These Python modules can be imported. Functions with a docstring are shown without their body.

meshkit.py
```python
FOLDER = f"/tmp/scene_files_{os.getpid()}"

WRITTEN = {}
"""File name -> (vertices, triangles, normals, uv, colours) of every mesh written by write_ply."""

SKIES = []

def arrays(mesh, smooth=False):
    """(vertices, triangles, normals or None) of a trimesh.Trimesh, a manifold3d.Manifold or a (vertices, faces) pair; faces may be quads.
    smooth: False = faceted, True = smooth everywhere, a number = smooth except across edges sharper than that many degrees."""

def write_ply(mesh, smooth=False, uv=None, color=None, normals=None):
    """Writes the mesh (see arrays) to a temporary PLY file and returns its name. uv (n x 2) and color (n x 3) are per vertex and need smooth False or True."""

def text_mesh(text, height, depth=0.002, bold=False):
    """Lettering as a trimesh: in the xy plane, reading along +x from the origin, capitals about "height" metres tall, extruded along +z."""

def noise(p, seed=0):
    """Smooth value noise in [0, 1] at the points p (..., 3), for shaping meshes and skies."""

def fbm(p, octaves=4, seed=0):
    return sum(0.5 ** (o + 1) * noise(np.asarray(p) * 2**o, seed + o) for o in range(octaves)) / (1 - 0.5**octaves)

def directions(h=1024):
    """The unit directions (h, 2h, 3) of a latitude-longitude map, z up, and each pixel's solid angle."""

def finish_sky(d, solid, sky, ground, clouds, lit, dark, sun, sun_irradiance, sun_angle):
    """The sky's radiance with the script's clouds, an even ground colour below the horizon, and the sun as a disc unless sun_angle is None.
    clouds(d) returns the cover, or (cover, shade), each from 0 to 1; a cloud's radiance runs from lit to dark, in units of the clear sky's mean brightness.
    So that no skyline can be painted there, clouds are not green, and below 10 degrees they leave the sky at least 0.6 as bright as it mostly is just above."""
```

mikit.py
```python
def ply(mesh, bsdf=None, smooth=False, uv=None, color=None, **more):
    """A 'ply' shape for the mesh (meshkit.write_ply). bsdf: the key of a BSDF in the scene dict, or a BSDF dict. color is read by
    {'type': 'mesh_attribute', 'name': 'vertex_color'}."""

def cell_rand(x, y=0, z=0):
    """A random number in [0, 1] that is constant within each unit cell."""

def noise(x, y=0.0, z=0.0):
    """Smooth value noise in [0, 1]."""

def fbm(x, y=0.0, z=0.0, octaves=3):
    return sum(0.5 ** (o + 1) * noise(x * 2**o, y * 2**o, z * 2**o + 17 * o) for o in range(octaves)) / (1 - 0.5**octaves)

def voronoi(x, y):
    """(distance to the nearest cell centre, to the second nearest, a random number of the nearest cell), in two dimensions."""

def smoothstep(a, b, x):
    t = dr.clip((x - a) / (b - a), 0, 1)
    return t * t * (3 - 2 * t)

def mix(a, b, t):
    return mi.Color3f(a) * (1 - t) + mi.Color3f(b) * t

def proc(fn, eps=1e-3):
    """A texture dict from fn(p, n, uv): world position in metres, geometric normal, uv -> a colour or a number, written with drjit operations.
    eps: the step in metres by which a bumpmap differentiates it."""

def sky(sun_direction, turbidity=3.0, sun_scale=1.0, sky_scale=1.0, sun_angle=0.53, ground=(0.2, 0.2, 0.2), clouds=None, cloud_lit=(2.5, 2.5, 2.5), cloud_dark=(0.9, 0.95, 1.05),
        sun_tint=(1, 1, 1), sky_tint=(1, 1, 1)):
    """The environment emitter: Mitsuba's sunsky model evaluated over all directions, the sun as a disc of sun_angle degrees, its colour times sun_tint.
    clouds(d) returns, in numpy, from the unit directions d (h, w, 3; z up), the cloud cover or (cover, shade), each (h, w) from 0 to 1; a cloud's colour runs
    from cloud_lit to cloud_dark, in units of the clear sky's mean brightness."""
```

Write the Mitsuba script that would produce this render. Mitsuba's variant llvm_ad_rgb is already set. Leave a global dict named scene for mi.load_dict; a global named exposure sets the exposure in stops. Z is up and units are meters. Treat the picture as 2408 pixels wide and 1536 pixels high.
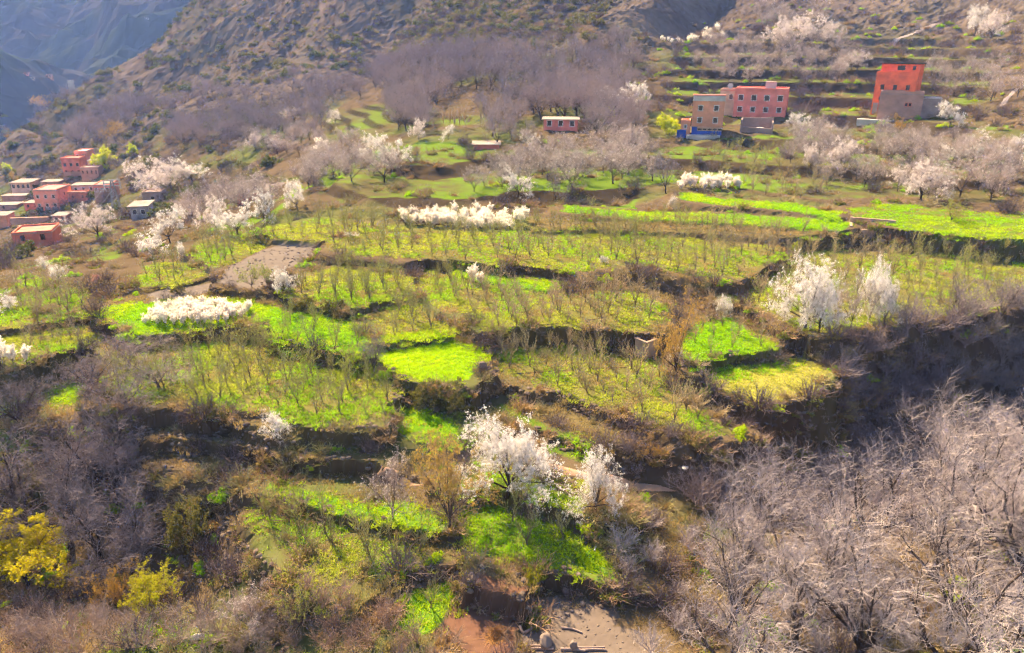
import math, numpy as np, trimesh, mitsuba as mi, mikit, meshkit, shapely, drjit as dr
from scipy.interpolate import RBFInterpolator, RegularGridInterpolator
from scipy.ndimage import distance_transform_edt, gaussian_filter
from shapely.geometry import Polygon, LineString

T = mi.ScalarTransform4f
scene, labels = {}, {}

# ---------------------------------------------------------------- camera, light, exposure
CAM = np.array([0.0, 0.0, 40.0])
PITCH, FOC = math.radians(20.9), 1764.0          # focal length in units of a 2408 x 1536 picture
SP, CP = math.sin(PITCH), math.cos(PITCH)
scene['camera'] = {
    'type': 'perspective', 'fov': math.degrees(2 * math.atan(1204 / FOC)), 'fov_axis': 'x', 'near_clip': 0.5, 'far_clip': 9000.0,
    'to_world': T().look_at(origin=CAM.tolist(), target=[0, CP, 40 - SP], up=[0, 0, 1])}
SUN_AZ, SUN_EL = math.radians(-32), math.radians(41)   # azimuth from straight ahead, to the left
SUN = (math.sin(SUN_AZ) * math.cos(SUN_EL), math.cos(SUN_AZ) * math.cos(SUN_EL), math.sin(SUN_EL))
scene['sky'] = mikit.sky(SUN, turbidity=3, sky_scale=.54, ground=(0.2, 0.18, 0.14), sun_tint=(1, .955, .915), sky_tint=(1.09, .99, .96))
exposure = 3.8

# ---------------------------------------------------------------- helpers
def rot(a): return np.array([[math.cos(a), -math.sin(a)], [math.sin(a), math.cos(a)]])
def fbm(x, y, s, o=3, seed=0):
    p = np.stack([np.asarray(x, float) * s, np.asarray(y, float) * s, np.full(np.shape(x), 0.37)], -1)
    return meshkit.fbm(p, o, seed)
def sstep(a, b, x):
    t = np.clip((x - a) / (b - a), 0, 1); return t * t * (3 - 2 * t)
def ray(px, py):
    dx, dy = np.asarray(px, float) - 1204, np.asarray(py, float) - 768
    return np.stack([dx, FOC * CP - dy * SP, -FOC * SP - dy * CP], -1)
def on_plane(px, py, z):
    d = ray(px, py); return d[..., :2] * ((z - CAM[2]) / d[..., 2])[..., None]

# ---------------------------------------------------------------- the lie of the land: where the ground stands, by its distance
BASE_PX = [  # pixel seen, distance ahead in metres
 (1204,1536,28),(800,1536,28),(1204,1400,31.5),(1204,1300,35),(900,1300,35),(600,1300,34.5),(1204,1200,38.5),(900,1200,38.5),(1204,1100,42.5),(900,1100,42.3),(620,1100,42.5),
 (1204,1000,47),(900,1000,46.5),(620,1000,46),(1500,1000,47.5),(1204,900,52),(900,900,52),(500,900,52),(1600,900,52.5),(1850,900,53),(300,900,52),
 (1204,768,62),(800,768,62),(400,768,62),(50,768,63),(1600,768,62.5),(2000,768,63),(1204,650,73),(800,650,73),(400,650,75),(50,660,76),(1700,650,74),(2200,680,71),
 (1204,600,80),(700,590,82),(1700,600,81),(2300,600,79),(1204,540,90),(760,540,92),(1700,540,90),(2300,540,88),
 (1204,480,102),(800,480,104),(1700,480,102),(2300,480,99),(1204,420,116),(800,430,118),(1700,420,116),(2300,420,111),
 (1204,360,135),(800,380,140),(1700,360,134),(2300,340,134),(1204,300,160),(900,320,172),(1700,300,158),(2080,300,156),(2350,280,153),
 (1204,240,190),(900,250,222),(1600,240,185),(2100,240,181),(2350,220,174),(1204,180,222),(950,180,255),(1600,180,212),(2100,180,205),(2350,160,195),
 (1204,120,262),(1500,120,242),(1900,120,236),(2300,120,216),(1204,60,300),(1000,60,335),(1500,60,285),(1900,60,265),(2300,60,245),
 (1204,0,330),(1000,0,362),(1500,0,315),(1900,0,296),(2300,0,272),
 (330,600,88),(180,600,105),(60,590,120),(420,540,112),(230,540,150),(640,480,120),(500,500,140),
 (345,500,180),(260,480,215),(120,500,240),(40,500,245),(60,570,190),(640,440,150),(500,440,190),(400,400,235),(200,400,275),(60,430,290),
 (700,350,190),(600,300,245),(450,330,255),(300,330,300),(800,250,260),(600,240,300),(450,250,320),(250,290,335),(120,330,350),(700,190,310),(500,200,355),(300,240,370),
 (800,100,345),(600,100,375),(450,100,405),(330,130,430),(800,0,375),(600,0,410),(480,0,440),(250,180,415),(140,250,375),(60,310,345)]
BASE_W = [  # and round about, outside the picture or hidden in it
 (20,23,-26.5),(40,25,-26),(70,25,-24),(62,45,-29),(34,50,-30.5),(50,52,-30),(28,40,-29.5),(85,55,-27),(20,33,-28.5),(-24,36,-31),(-34,45,-31),(-40,30,-30),(-20,24,-29),(-36,24,-28),(-60,40,-31),
 (0,14,-28),(60,12,-24),(-60,12,-27),(-90,60,-31),(-110,90,-38),(110,60,-23),(130,100,-18),(140,150,-9),(150,200,0),(170,250,14),(190,300,34),(150,350,50),(80,400,62),
 (0,480,90),(-80,520,80),(150,480,110),(-150,540,85),(-60,600,130),(200,420,90),(-245,470,-45),(-275,400,-78),(-270,350,-84),(-280,300,-84),(-240,220,-80),(-230,170,-78),(-170,120,-62),(-140,100,-52),(-240,540,-20),(-300,540,-70),(-230,620,20),(0,620,150),(250,620,170)]
pts = [np.array([*(d[:2] * y / d[1]), d[2] * y / d[1]]) for d, y in ((ray(a, b), c) for a, b, c in BASE_PX)] + [np.array(w, float) for w in BASE_W]
pts = np.array(pts)
def warp(x, y): return np.stack([x / (40 + 0.45 * np.maximum(y, 0)), 1.6 * np.log(np.maximum(y, 3) + 20)], -1)
rbf = RBFInterpolator(warp(pts[:, 0], pts[:, 1]), pts[:, 2], kernel='thin_plate_spline', smoothing=2e-4)
gx, gy = np.linspace(-330, 300, 211), np.concatenate([np.arange(8, 140, 1.5), np.arange(140, 660, 4.0)])
XX, YY = np.meshgrid(gx, gy)
BZ = rbf(warp(XX.ravel(), YY.ravel())).reshape(XX.shape) + CAM[2]
base_i = RegularGridInterpolator((gy, gx), BZ, bounds_error=False, fill_value=None)
def base(x, y): return base_i(np.stack([np.clip(y, 8, 650), np.clip(x, -330, 300)], -1))
def march(fn, px, py, y0=12.0, y1=None):
    y1 = y1 or (2300. if fn.__name__ == 'far_ground' else 640.)
    d = ray(np.atleast_1d(px), np.atleast_1d(py)); d = d / d[:, 1:2]
    ys = np.geomspace(y0, y1, 900)
    X, Z = d[:, 0:1] * ys, CAM[2] + d[:, 2:3] * ys
    below = Z < fn(X, np.broadcast_to(ys, X.shape))
    k = np.where(below.any(1), below.argmax(1), len(ys) - 1)
    lo, hi = ys[np.maximum(k - 1, 0)], ys[k]
    for _ in range(12):
        m = (lo + hi) / 2; b = CAM[2] + d[:, 2] * m < fn(d[:, 0] * m, m)
        hi = np.where(b, m, hi); lo = np.where(b, lo, m)
    return np.stack([d[:, 0] * hi, hi], -1)

# ---------------------------------------------------------------- terraces: level fields, given by their outlines
FIELDS = [  # (name, cover, raise above the lie of the land, outline as seen)
 ('soilplot','soil',-.2,[(1092,1425),(1214,1456),(1201,1560),(1110,1560),(1027,1492),(1051,1462)]),
 ('soilstep','soil',.75,[(1101,1388),(1128,1352),(1180,1372),(1268,1404),(1246,1424),(1170,1404)]),
 ('yard','sand',-.3,[(1262,1428),(1300,1404),(1445,1424),(1450,1474),(1530,1497),(1540,1580),(1222,1580),(1234,1480)]),
 ('nearplot','mid',.35,[(1092,1180),(1175,1195),(1288,1225),(1388,1255),(1351,1320),(1438,1360),(1425,1374),(1280,1330),(1112,1296)]),
 ('brightplot','lush',.3,[(1380,1284),(1421,1268),(1449,1324),(1449,1366),(1421,1366),(1355,1332)]),
 ('blossomplot','mid',.9,[(1084,1119),(1124,1112),(1251,1120),(1324,1154),(1408,1190),(1403,1216),(1351,1202),(1271,1175),(1138,1155),(1081,1158)]),
 ('strip','lush',.5,[(631,1136),(700,1146),(803,1170),(884,1192),(937,1177),(1044,1206),(1053,1252),(964,1245),(904,1232),(803,1209),(700,1175),(625,1153)]),
 ('lowfield','scrub',.1,[(600,1205),(700,1215),(803,1240),(960,1268),(1055,1282),(1082,1320),(1017,1325),(904,1359),(853,1379),(803,1390),(735,1380),(650,1290)]),
 ('bottomplot','lush',-.3,[(930,1450),(970,1400),(1010,1379),(1087,1375),(1083,1417),(1051,1454),(1017,1486),(967,1490)]),
 ('ledge1','dry',.5,[(396,1034),(474,1040),(506,1050),(561,1046),(596,1060),(649,1069),(698,1079),(851,1089),(882,1092),(882,1074),(700,1062),(640,1052),(561,1034),(500,1034),(396,1022)]),
 ('ledge2','dry',.62,[(560,1020),(643,1032),(692,1038),(692,1026),(640,1020),(565,1010)]),
 ('ledge3','dry',.72,[(556,998),(623,1008),(692,1014),(692,1006),(640,1000),(565,990)]),
 ('ledge4','dry',-.05,[(400,1062),(459,1072),(506,1082),(566,1094),(653,1108),(739,1119),(880,1122),(880,1134),(739,1131),(640,1119),(540,1099),(400,1077)]),
 ('lane1','dry',.5,[(1300,950),(1353,976),(1408,1000),(1452,1018),(1445,1027),(1400,1013),(1340,989),(1290,963)]),
 ('lane2','mid',.45,[(1180,950),(1258,988),(1353,1022),(1400,1046),(1390,1055),(1340,1035),(1250,1003),(1175,965)]),
 ('lane3','mid',.35,[(1265,1030),(1280,1038),(1350,1060),(1400,1080),(1395,1090),(1340,1076),(1270,1050)]),
 ('bigfield','orch',.75,[(262,850),(330,816),(640,800),(862,858),(886,872),(945,940),(950,965),(860,995),(770,1003),(690,985),(640,975),(560,955),(520,968),(470,985),(440,950),(260,930),(250,890)]),
 ('uppergreen','lush',1.0,[(637,790),(640,752),(660,735),(740,735),(850,768),(868,842),(760,822),(640,798)]),
 ('ribbon','lush',.3,[(900,988),(960,958),(1030,982),(1080,1008),(1077,1024),(970,1014)]),
 ('yellowplot','vivid',.9,[(890,822),(944,803),(1067,794),(1118,814),(1140,833),(1100,892),(1017,900),(970,885),(893,845)]),
 ('greyorchard','orch',1.0,[(885,720),(970,714),(1067,778),(1067,790),(944,800),(896,815)]),
 ('blossombed','lush',.75,[(215,739),(253,720),(417,710),(500,701),(600,708),(668,726),(662,742),(614,755),(480,772),(417,782),(330,792),(277,755)]),
 ('dirtfield','chalk',.5,[(490,656),(520,638),(600,596),(667,573),(734,571),(746,589),(705,622),(650,642),(612,682),(560,678)]),
 ('dirtslope','chalk',.0,[(345,692),(400,676),(467,672),(500,664),(510,682),(430,704),(360,712)]),
 ('plot1','orch',.7,[(460,604),(457,568),(567,546),(620,567),(634,580),(547,624),(500,632)]),
 ('plot2','orch',.3,[(318,660),(345,622),(434,613),(476,646),(450,662),(417,672),(350,674)]),
 ('mid1','orch',.9,[(695,690),(716,640),(800,632),(960,648),(978,690),(880,712),(803,722),(712,706)]),
 ('mid2','orch',.8,[(980,660),(1005,636),(1090,652),(1170,673),(1304,691),(1521,692),(1560,720),(1545,776),(1388,782),(1250,800),(1180,806),(1137,772),(1104,745),(1004,708)]),
 ('mid3','orch',.6,[(1147,836),(1180,818),(1237,818),(1438,823),(1491,835),(1555,850),(1575,906),(1625,960),(1705,1000),(1776,1012),(1690,1024),(1600,1012),(1450,972),(1350,932),(1230,892),(1168,872)]),
 ('greenplot','lush',.9,[(1620,878),(1604,806),(1638,763),(1715,746),(1788,798),(1885,833),(1818,848),(1704,861)]),
 ('paleplot','pale',.7,[(1618,884),(1704,865),(1820,852),(1888,840),(1955,868),(1935,898),(1845,935),(1785,952),(1738,935)]),
 ('orchardright','orch',.6,[(1715,700),(1791,679),(1865,591),(1971,586),(2101,596),(2305,606),(2470,623),(2470,706),(2222,745),(2018,768),(1905,792),(1805,735)]),
 ('longfield','orch',.9,[(770,562),(960,541),(1200,547),(1400,545),(1640,562),(1838,582),(1850,604),(1725,664),(1620,642),(1460,627),(1380,634),(1190,614),(1180,630),(1050,612),(860,600),(772,588)]),
 ('thinstrip','lush',.35,[(1055,632),(1090,637),(1300,666),(1314,680),(1290,687),(1100,657)]),
 ('back1','orch',.7,[(590,546),(740,515),(940,535),(1100,534),(1000,541),(770,556),(745,568),(640,562)]),
 ('back2','dry',.9,[(1240,512),(1420,524),(1600,515),(1800,540),(1995,551),(1855,560),(1640,547),(1400,540),(1250,540)]),
 ('back3','lush',1.0,[(1330,484),(1500,498),(1700,503),(1850,512),(2000,523),(1990,547),(1855,534),(1704,524),(1600,521),(1450,512),(1330,500)]),
 ('backright','mid',1.0,[(2105,480),(2300,500),(2470,510),(2470,572),(2280,557),(2130,541),(2010,515),(2000,490)]),
 ('backlush','lush',1.0,[(1600,452),(1700,468),(1850,478),(1980,500),(1970,515),(1860,496),(1700,482),(1600,470)]),
 ('leftfield','orch',.4,[(0,790),(110,766),(220,772),(262,830),(200,850),(100,842),(-60,836),(-60,800)]),
 ('leftfield2','scrub',.5,[(-60,690),(100,655),(205,690),(210,745),(110,760),(-60,785)]),
 ('gullyplot','mid',-.8,[(120,905),(220,872),(240,900),(225,950),(150,975),(115,950)]),
]
CORR = {}
terr, S = [], {}
rng = np.random.default_rng(11)
for i, (name, cover, dz, px) in enumerate(FIELDS):
    p = np.array(px, float)
    w = march(base, p[:, 0], p[:, 1])
    L = float(np.mean(base(w[:, 0], w[:, 1]))) + dz
    poly = Polygon(on_plane(p[:, 0], p[:, 1], L)).buffer(0)
    S[name] = i
    terr.append(dict(name=name, cover=cover, L=L, poly=poly))
STEP_ZONES = [  # contour terraces on the slopes: (step in metres, outline as seen)
 (2.7, [(1480,60),(2470,10),(2470,330),(2100,330),(1860,300),(1480,330)]),
 (1.5, [(640,372),(1200,330),(1480,330),(1860,300),(2100,330),(2470,330),(2470,520),(2100,480),(1980,500),(1600,452),(1600,515),(1240,508),(960,505),(740,500),(640,480)]),
 (1.3, [(640,372),(640,300),(760,215),(930,215),(1200,250),(1200,330)]),
 (1.2, [(320,600),(420,540),(640,484),(640,378),(760,372),(740,500),(590,545),(470,562)]),
 (1.3, [(-40,650),(60,592),(330,562),(440,572),(330,622),(200,652)]),
 (2.2, [(380,300),(640,245),(760,225),(760,330),(640,372),(400,385)]),
]
zones = []
for step, px in STEP_ZONES:
    p = np.array(px, float); w = march(base, p[:, 0], p[:, 1])
    zones.append((step, Polygon(w).buffer(0)))

# a raster of which field each spot belongs to, reaching a little past the outlines
RX, RY = np.arange(-100, 112, 0.1), np.arange(20, 132, 0.1)
GX, GY = np.meshgrid(RX, RY)
field = np.full(GX.shape, -1, np.int16)
wx = GX + .4 * (fbm(GX, GY, 3.3, 1, 16) - .5) + 1.1 * (fbm(GX, GY, .35, 3, 5) - .5) + .5 * (fbm(GX, GY, 1.6, 2, 6) - .5)
wy = GY + .4 * (fbm(GX, GY, 3.3, 1, 17) - .5) + 1.1 * (fbm(GX, GY, .35, 3, 7) - .5) + .5 * (fbm(GX, GY, 1.6, 2, 8) - .5)
for i, t in enumerate(terr):
    a, b, c, d = t['poly'].bounds
    m = (wx > a) & (wx < c) & (wy > b) & (wy < d)
    k = np.flatnonzero(m)
    field.flat[k[shapely.contains_xy(t['poly'], wx.flat[k], wy.flat[k])]] = i
dist, near = distance_transform_edt(field < 0, sampling=.1, return_indices=True)
nearest = field[near[0], near[1]]
Lv = np.array([t['L'] for t in terr])
def lookup(arr, x, y, fill):
    i, j = np.rint((y - RY[0]) / .1).astype(int), np.rint((x - RX[0]) / .1).astype(int)
    ok = (i >= 0) & (i < len(RY)) & (j >= 0) & (j < len(RX))
    return np.where(ok, arr[np.clip(i, 0, len(RY) - 1), np.clip(j, 0, len(RX) - 1)], fill)
RIDGES = [(9, 20, [(1660,-30),(1560,40),(1470,85),(1400,112)]), (-11, 24, [(985,-30),(940,40),(900,100),(855,180)]), (7, 20, [(640,-20),(560,60),(470,130),(370,195)]), (5, 14, [(1330,-20),(1240,60),(1150,118)]), (-8, 16, [(1720,-20),(1660,40),(1600,85)]), (-6, 14, [(760,-20),(690,80),(620,170)])]
RIDGES = [(A, w, LineString(march(base, *np.array(p, float).T))) for A, w, p in RIDGES]
PATH_PX = [[(1236, 1082), (1304, 1099), (1398, 1129), (1505, 1142), (1590, 1155)], [(874, 1125), (940, 1128), (1017, 1129)], [(1494, 846), (1517, 852), (1542, 846)]]
PATHS = shapely.MultiLineString([march(base, *np.array(p, float).T) for p in PATH_PX])
RAVINES = [(4.6, 6.0, LineString([(14.5,45.5),(17,46),(22,48),(29,52),(36,57),(48,60.5),(64,62)])), (1.8, 3.5, LineString([(-21,37),(-17.5,35),(-14.5,32.5),(-12.5,30)]))]
def height(x, y, fine=True):
    """(height of the ground, field number or -1, distance from the field)"""
    z = base(x, y)
    f, d, n = lookup(field, x, y, -1), lookup(dist, x, y, 99.), lookup(nearest, x, y, 0)
    w = sstep(3.2, 1.0, d)
    wild = (fbm(x, y, .9, 3, 1) - .5) * .55 + (fbm(x, y, .12, 2, 2) - .5) * 1.2
    zz = z + (wild if fine else 0) * np.clip(y / 60, .5, 2.2)
    inz = np.zeros(np.shape(x), int)
    for k, (step, poly) in enumerate(zones):
        a, b, c, e = poly.bounds
        m = (x > a) & (x < c) & (y > b) & (y < e)
        idx = np.flatnonzero(m)
        if not len(idx): continue
        idx = idx[shapely.contains_xy(poly, x.flat[idx], y.flat[idx])]
        if not len(idx): continue
        X, Y = x.flat[idx], y.flat[idx]
        zb = z.flat[idx] + (fbm(X, Y, .035, 3, 40 + k) - .5) * step * 1.6 + (fbm(X, Y, .25, 2, 50 + k) - .5) * .5
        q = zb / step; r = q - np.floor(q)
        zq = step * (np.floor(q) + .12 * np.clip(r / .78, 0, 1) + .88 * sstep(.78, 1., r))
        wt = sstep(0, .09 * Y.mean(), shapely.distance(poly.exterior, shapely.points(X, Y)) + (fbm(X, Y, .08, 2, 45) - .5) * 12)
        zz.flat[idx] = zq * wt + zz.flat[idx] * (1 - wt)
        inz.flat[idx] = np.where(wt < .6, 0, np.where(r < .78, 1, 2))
    lv = Lv[n]
    r_ = np.where(y < 76, .1, .34)
    if fine:   # soften the corners of the walls a little
        lv = sum(Lv[lookup(nearest, x + a, y + b, 0)] for a, b in ((-r_, 0), (r_, 0), (0, -r_), (0, r_), (-r_ / 2, 0), (r_ / 2, 0), (0, 0))) / 7
    flat = lv + ((fbm(x, y, .5, 2, 3) - .5) * .16 if fine else 0) 
    out = zz * (1 - w) + flat * w
    # mountain: gullies and spurs running down the slope
    mt = sstep(.0, 1., (y - 225) / 60 + (out - 26) / 40)
    u = x * .86 + y * .5
    rid = 1 - np.abs(2 * fbm(u, y * .25 + x * .1, .021, 3, 21) - 1) * 2
    out = out + mt * ((rid - .35) * 4 + (fbm(x, y, .11, 4, 22) - .5) * 3.4 + (fbm(x, y, .4, 3, 23) - .5) * 2.4)
    near_ = np.flatnonzero((y < 72) & (d > .6))
    if len(near_):
        P = shapely.points(x.flat[near_], y.flat[near_])
        for A, w_, l in RAVINES:
            out.flat[near_] -= A * np.clip(1.25 - shapely.distance(P, l) / w_, 0, 1) ** .8 * sstep(1.3, 3.4, shapely.distance(P, PATHS)) * sstep(.6, 2.0, d.flat[near_])
    far = np.flatnonzero(y > 215)
    if len(far):
        P = shapely.points(x.flat[far], y.flat[far])
        for A, w, l in RIDGES:
            out.flat[far] += .75 * A * np.clip(1 - shapely.distance(P, l) / w * (.8 + .5 * fbm(x.flat[far], y.flat[far], .06, 2, 24)), 0, 1) ** 1.3
    return out, f, np.where(f >= 0, 0, d), inz, mt

COVER = {'chalk': (.165,.14,.125), 'soil': (.15,.08,.055), 'sand': (.155,.125,.108), 'mid': (.10,.16,.018), 'lush': (.095,.22,.008), 'scrub': (.105,.10,.04), 'dry': (.13,.105,.05),
         'orch': (.13,.13,.038), 'vivid': (.17,.32,.006), 'pale': (.25,.245,.05)}
def colour(x, y, z, f, d, inz, mt, slope):
    n1, n2, n3 = fbm(x, y, .6, 3, 60), fbm(x, y, 2.6, 2, 61), fbm(x, y, .08, 3, 62)
    bank = np.array([.105,.078,.048])[None] * (0.6 + .9 * n1[:, None]) + np.array([.0,.045,-.012])[None] * sstep(.5, .68, n3)[:, None]
    c = bank
    m = f >= 0
    names = [t['cover'] for t in terr]
    tab = np.array([COVER[k] for k in names])
    green = np.array([k in ('mid', 'lush', 'orch', 'vivid', 'scrub') for k in names])
    cf = tab[np.clip(f, 0, None)]
    dry = np.array([.15,.115,.06])[None]
    t = (sstep(.45, .75, n1 * .6 + n2 * .4) * np.array([{'orch': .75, 'mid': .75, 'scrub': .85, 'lush': .42, 'vivid': .12}.get(k, .2) for k in names])[np.clip(f, 0, None)])[:, None]
    cf = cf * (1 - t) + dry * t
    cf = cf * (.8 + .4 * n2[:, None]) * (.75 + .5 * fbm(x, y, 5.5, 2, 66))[:, None]
    c = np.where(m[:, None], cf, c)
    # contour terraces: strips of green at the lip, brown steps
    gt = sstep(.46 - .07 * (y < 150), .62 - .07 * (y < 150), n3 * .7 + n1 * .3)[:, None] * np.where(y > 150, .6, .8)[:, None]; tread = np.array([.10,.088,.042])[None] * (1 - gt) + np.array([.11,.20,.014])[None] * gt
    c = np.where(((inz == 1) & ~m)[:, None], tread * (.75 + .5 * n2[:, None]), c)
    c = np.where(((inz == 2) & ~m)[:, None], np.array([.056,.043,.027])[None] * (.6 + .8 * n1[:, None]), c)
    rock = np.array([.13,.102,.084])[None] * (.35 + 1.3 * fbm(x, y, .05, 4, 63)[:, None]) * (.75 + .5 * fbm(x, y, .5, 2, 64)[:, None]) * (.7 + .6 * fbm(x, y, 1.1, 2, 67)[:, None])
    grn = sstep(.45, .7, fbm(x, y, .03, 3, 65))[:, None] * .45
    rock = rock * (1 - grn) + np.array([.07,.075,.045])[None] * grn
    c = c * (1 - mt[:, None]) + rock * mt[:, None]
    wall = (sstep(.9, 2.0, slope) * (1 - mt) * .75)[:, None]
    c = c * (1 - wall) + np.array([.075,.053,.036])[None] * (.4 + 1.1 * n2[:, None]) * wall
    return np.clip(c, .008, .8)

def patch(xs, ys):
    X, Y = np.meshgrid(xs, ys)
    z, f, d, inz, mt = height(X.ravel(), Y.ravel())
    Z = z.reshape(X.shape)
    return X, Y, Z, f, d, inz, mt
def tri_grid(ny, nx):
    i = np.arange(ny * nx).reshape(ny, nx)
    a, b, c, d = i[:-1, :-1].ravel(), i[:-1, 1:].ravel(), i[1:, 1:].ravel(), i[1:, :-1].ravel()
    return np.vstack([np.stack([a, b, c], 1), np.stack([a, c, d], 1)])
PATCHES = [patch(np.arange(-66, 78.01, .2), np.concatenate([np.arange(16, 46, .12), np.arange(46, 76.01, .2)])),
           patch(np.arange(-114, 126.01, .48), np.arange(76, 150.01, .33)),
           patch(np.arange(-270, 246.01, .96), np.arange(150, 330.01, .6)),
           patch(np.arange(-330, 300.01, 1.4), np.arange(330, 640.01, 1.7))]
SURF = []
V, F, C, off = [], [], [], 0
prev = None
for k, (X, Y, Z, f, d, inz, mt) in enumerate(PATCHES):
    SURF.append(RegularGridInterpolator((Y[:, 0], X[0]), Z.copy(), bounds_error=False, fill_value=np.nan))
for k, (X, Y, Z, f, d, inz, mt) in enumerate(PATCHES):
    if k + 1 < len(PATCHES):   # sew the last row to the next patch's first
        Xn, Yn, Zn = PATCHES[k + 1][:3]
        Z[-1] = np.interp(X[0], Xn[0], Zn[0]); Y[-1] = Yn[0, 0]
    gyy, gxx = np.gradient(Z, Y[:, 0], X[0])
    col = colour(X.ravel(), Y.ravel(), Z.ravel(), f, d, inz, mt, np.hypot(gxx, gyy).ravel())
    V.append(np.stack([X.ravel(), Y.ravel(), Z.ravel()], 1)); C.append(col); F.append(tri_grid(*X.shape) + off); off += X.size
def ground(x, y):
    x, y = np.broadcast_arrays(np.asarray(x, float), np.asarray(y, float))
    out = base(x, y).astype(float)
    for s, (a, b) in zip(SURF, ((16, 76), (76, 150), (150, 330), (330, 640))):
        m = (y >= a) & (y <= b)
        if m.any():
            v = s(np.stack([y[m], x[m]], -1)); out[m] = np.where(np.isnan(v), out[m], v)
    return out
def at(px, py):
    """Where on the ground a pixel looks."""
    w = march(ground, px, py)
    return np.column_stack([w, ground(w[:, 0], w[:, 1])])
scene['ground_material'] = {'type': 'twosided', 'bsdf': {'type': 'diffuse', 'reflectance': {'type': 'mesh_attribute', 'name': 'vertex_color'}}}
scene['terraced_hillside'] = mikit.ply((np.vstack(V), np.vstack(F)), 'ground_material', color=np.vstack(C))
labels['terraced_hillside'] = {'label': 'terraced valley side of green fields, dry banks and a scrubby mountain slope', 'kind': 'structure'}

# ---------------------------------------------------------------- plants: branching wood, leaf and petal clusters
def tubes(P, R, sides):
    n, m, _ = P.shape
    t = np.gradient(P, axis=1); t /= np.linalg.norm(t, axis=2, keepdims=True) + 1e-9
    ref = np.where(np.abs(t[..., 2:]) < .9, [0, 0, 1.], [1., 0, 0])
    a = np.cross(t, ref); a /= np.linalg.norm(a, axis=2, keepdims=True) + 1e-9
    b = np.cross(t, a); g = np.arange(sides) * 2 * np.pi / sides
    v = P[:, :, None] + R[:, :, None, None] * (np.cos(g)[:, None] * a[:, :, None] + np.sin(g)[:, None] * b[:, :, None])
    i, j, k = np.meshgrid(np.arange(n), np.arange(m - 1), np.arange(sides), indexing='ij')
    q = i * m * sides + j * sides
    k2 = (k + 1) % sides
    f = np.stack([q + k, q + k2, q + sides + k2, q + sides + k], -1).reshape(-1, 4)
    return v.reshape(-1, 3), np.vstack([f[:, [0, 1, 2]], f[:, [0, 2, 3]]])
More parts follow.
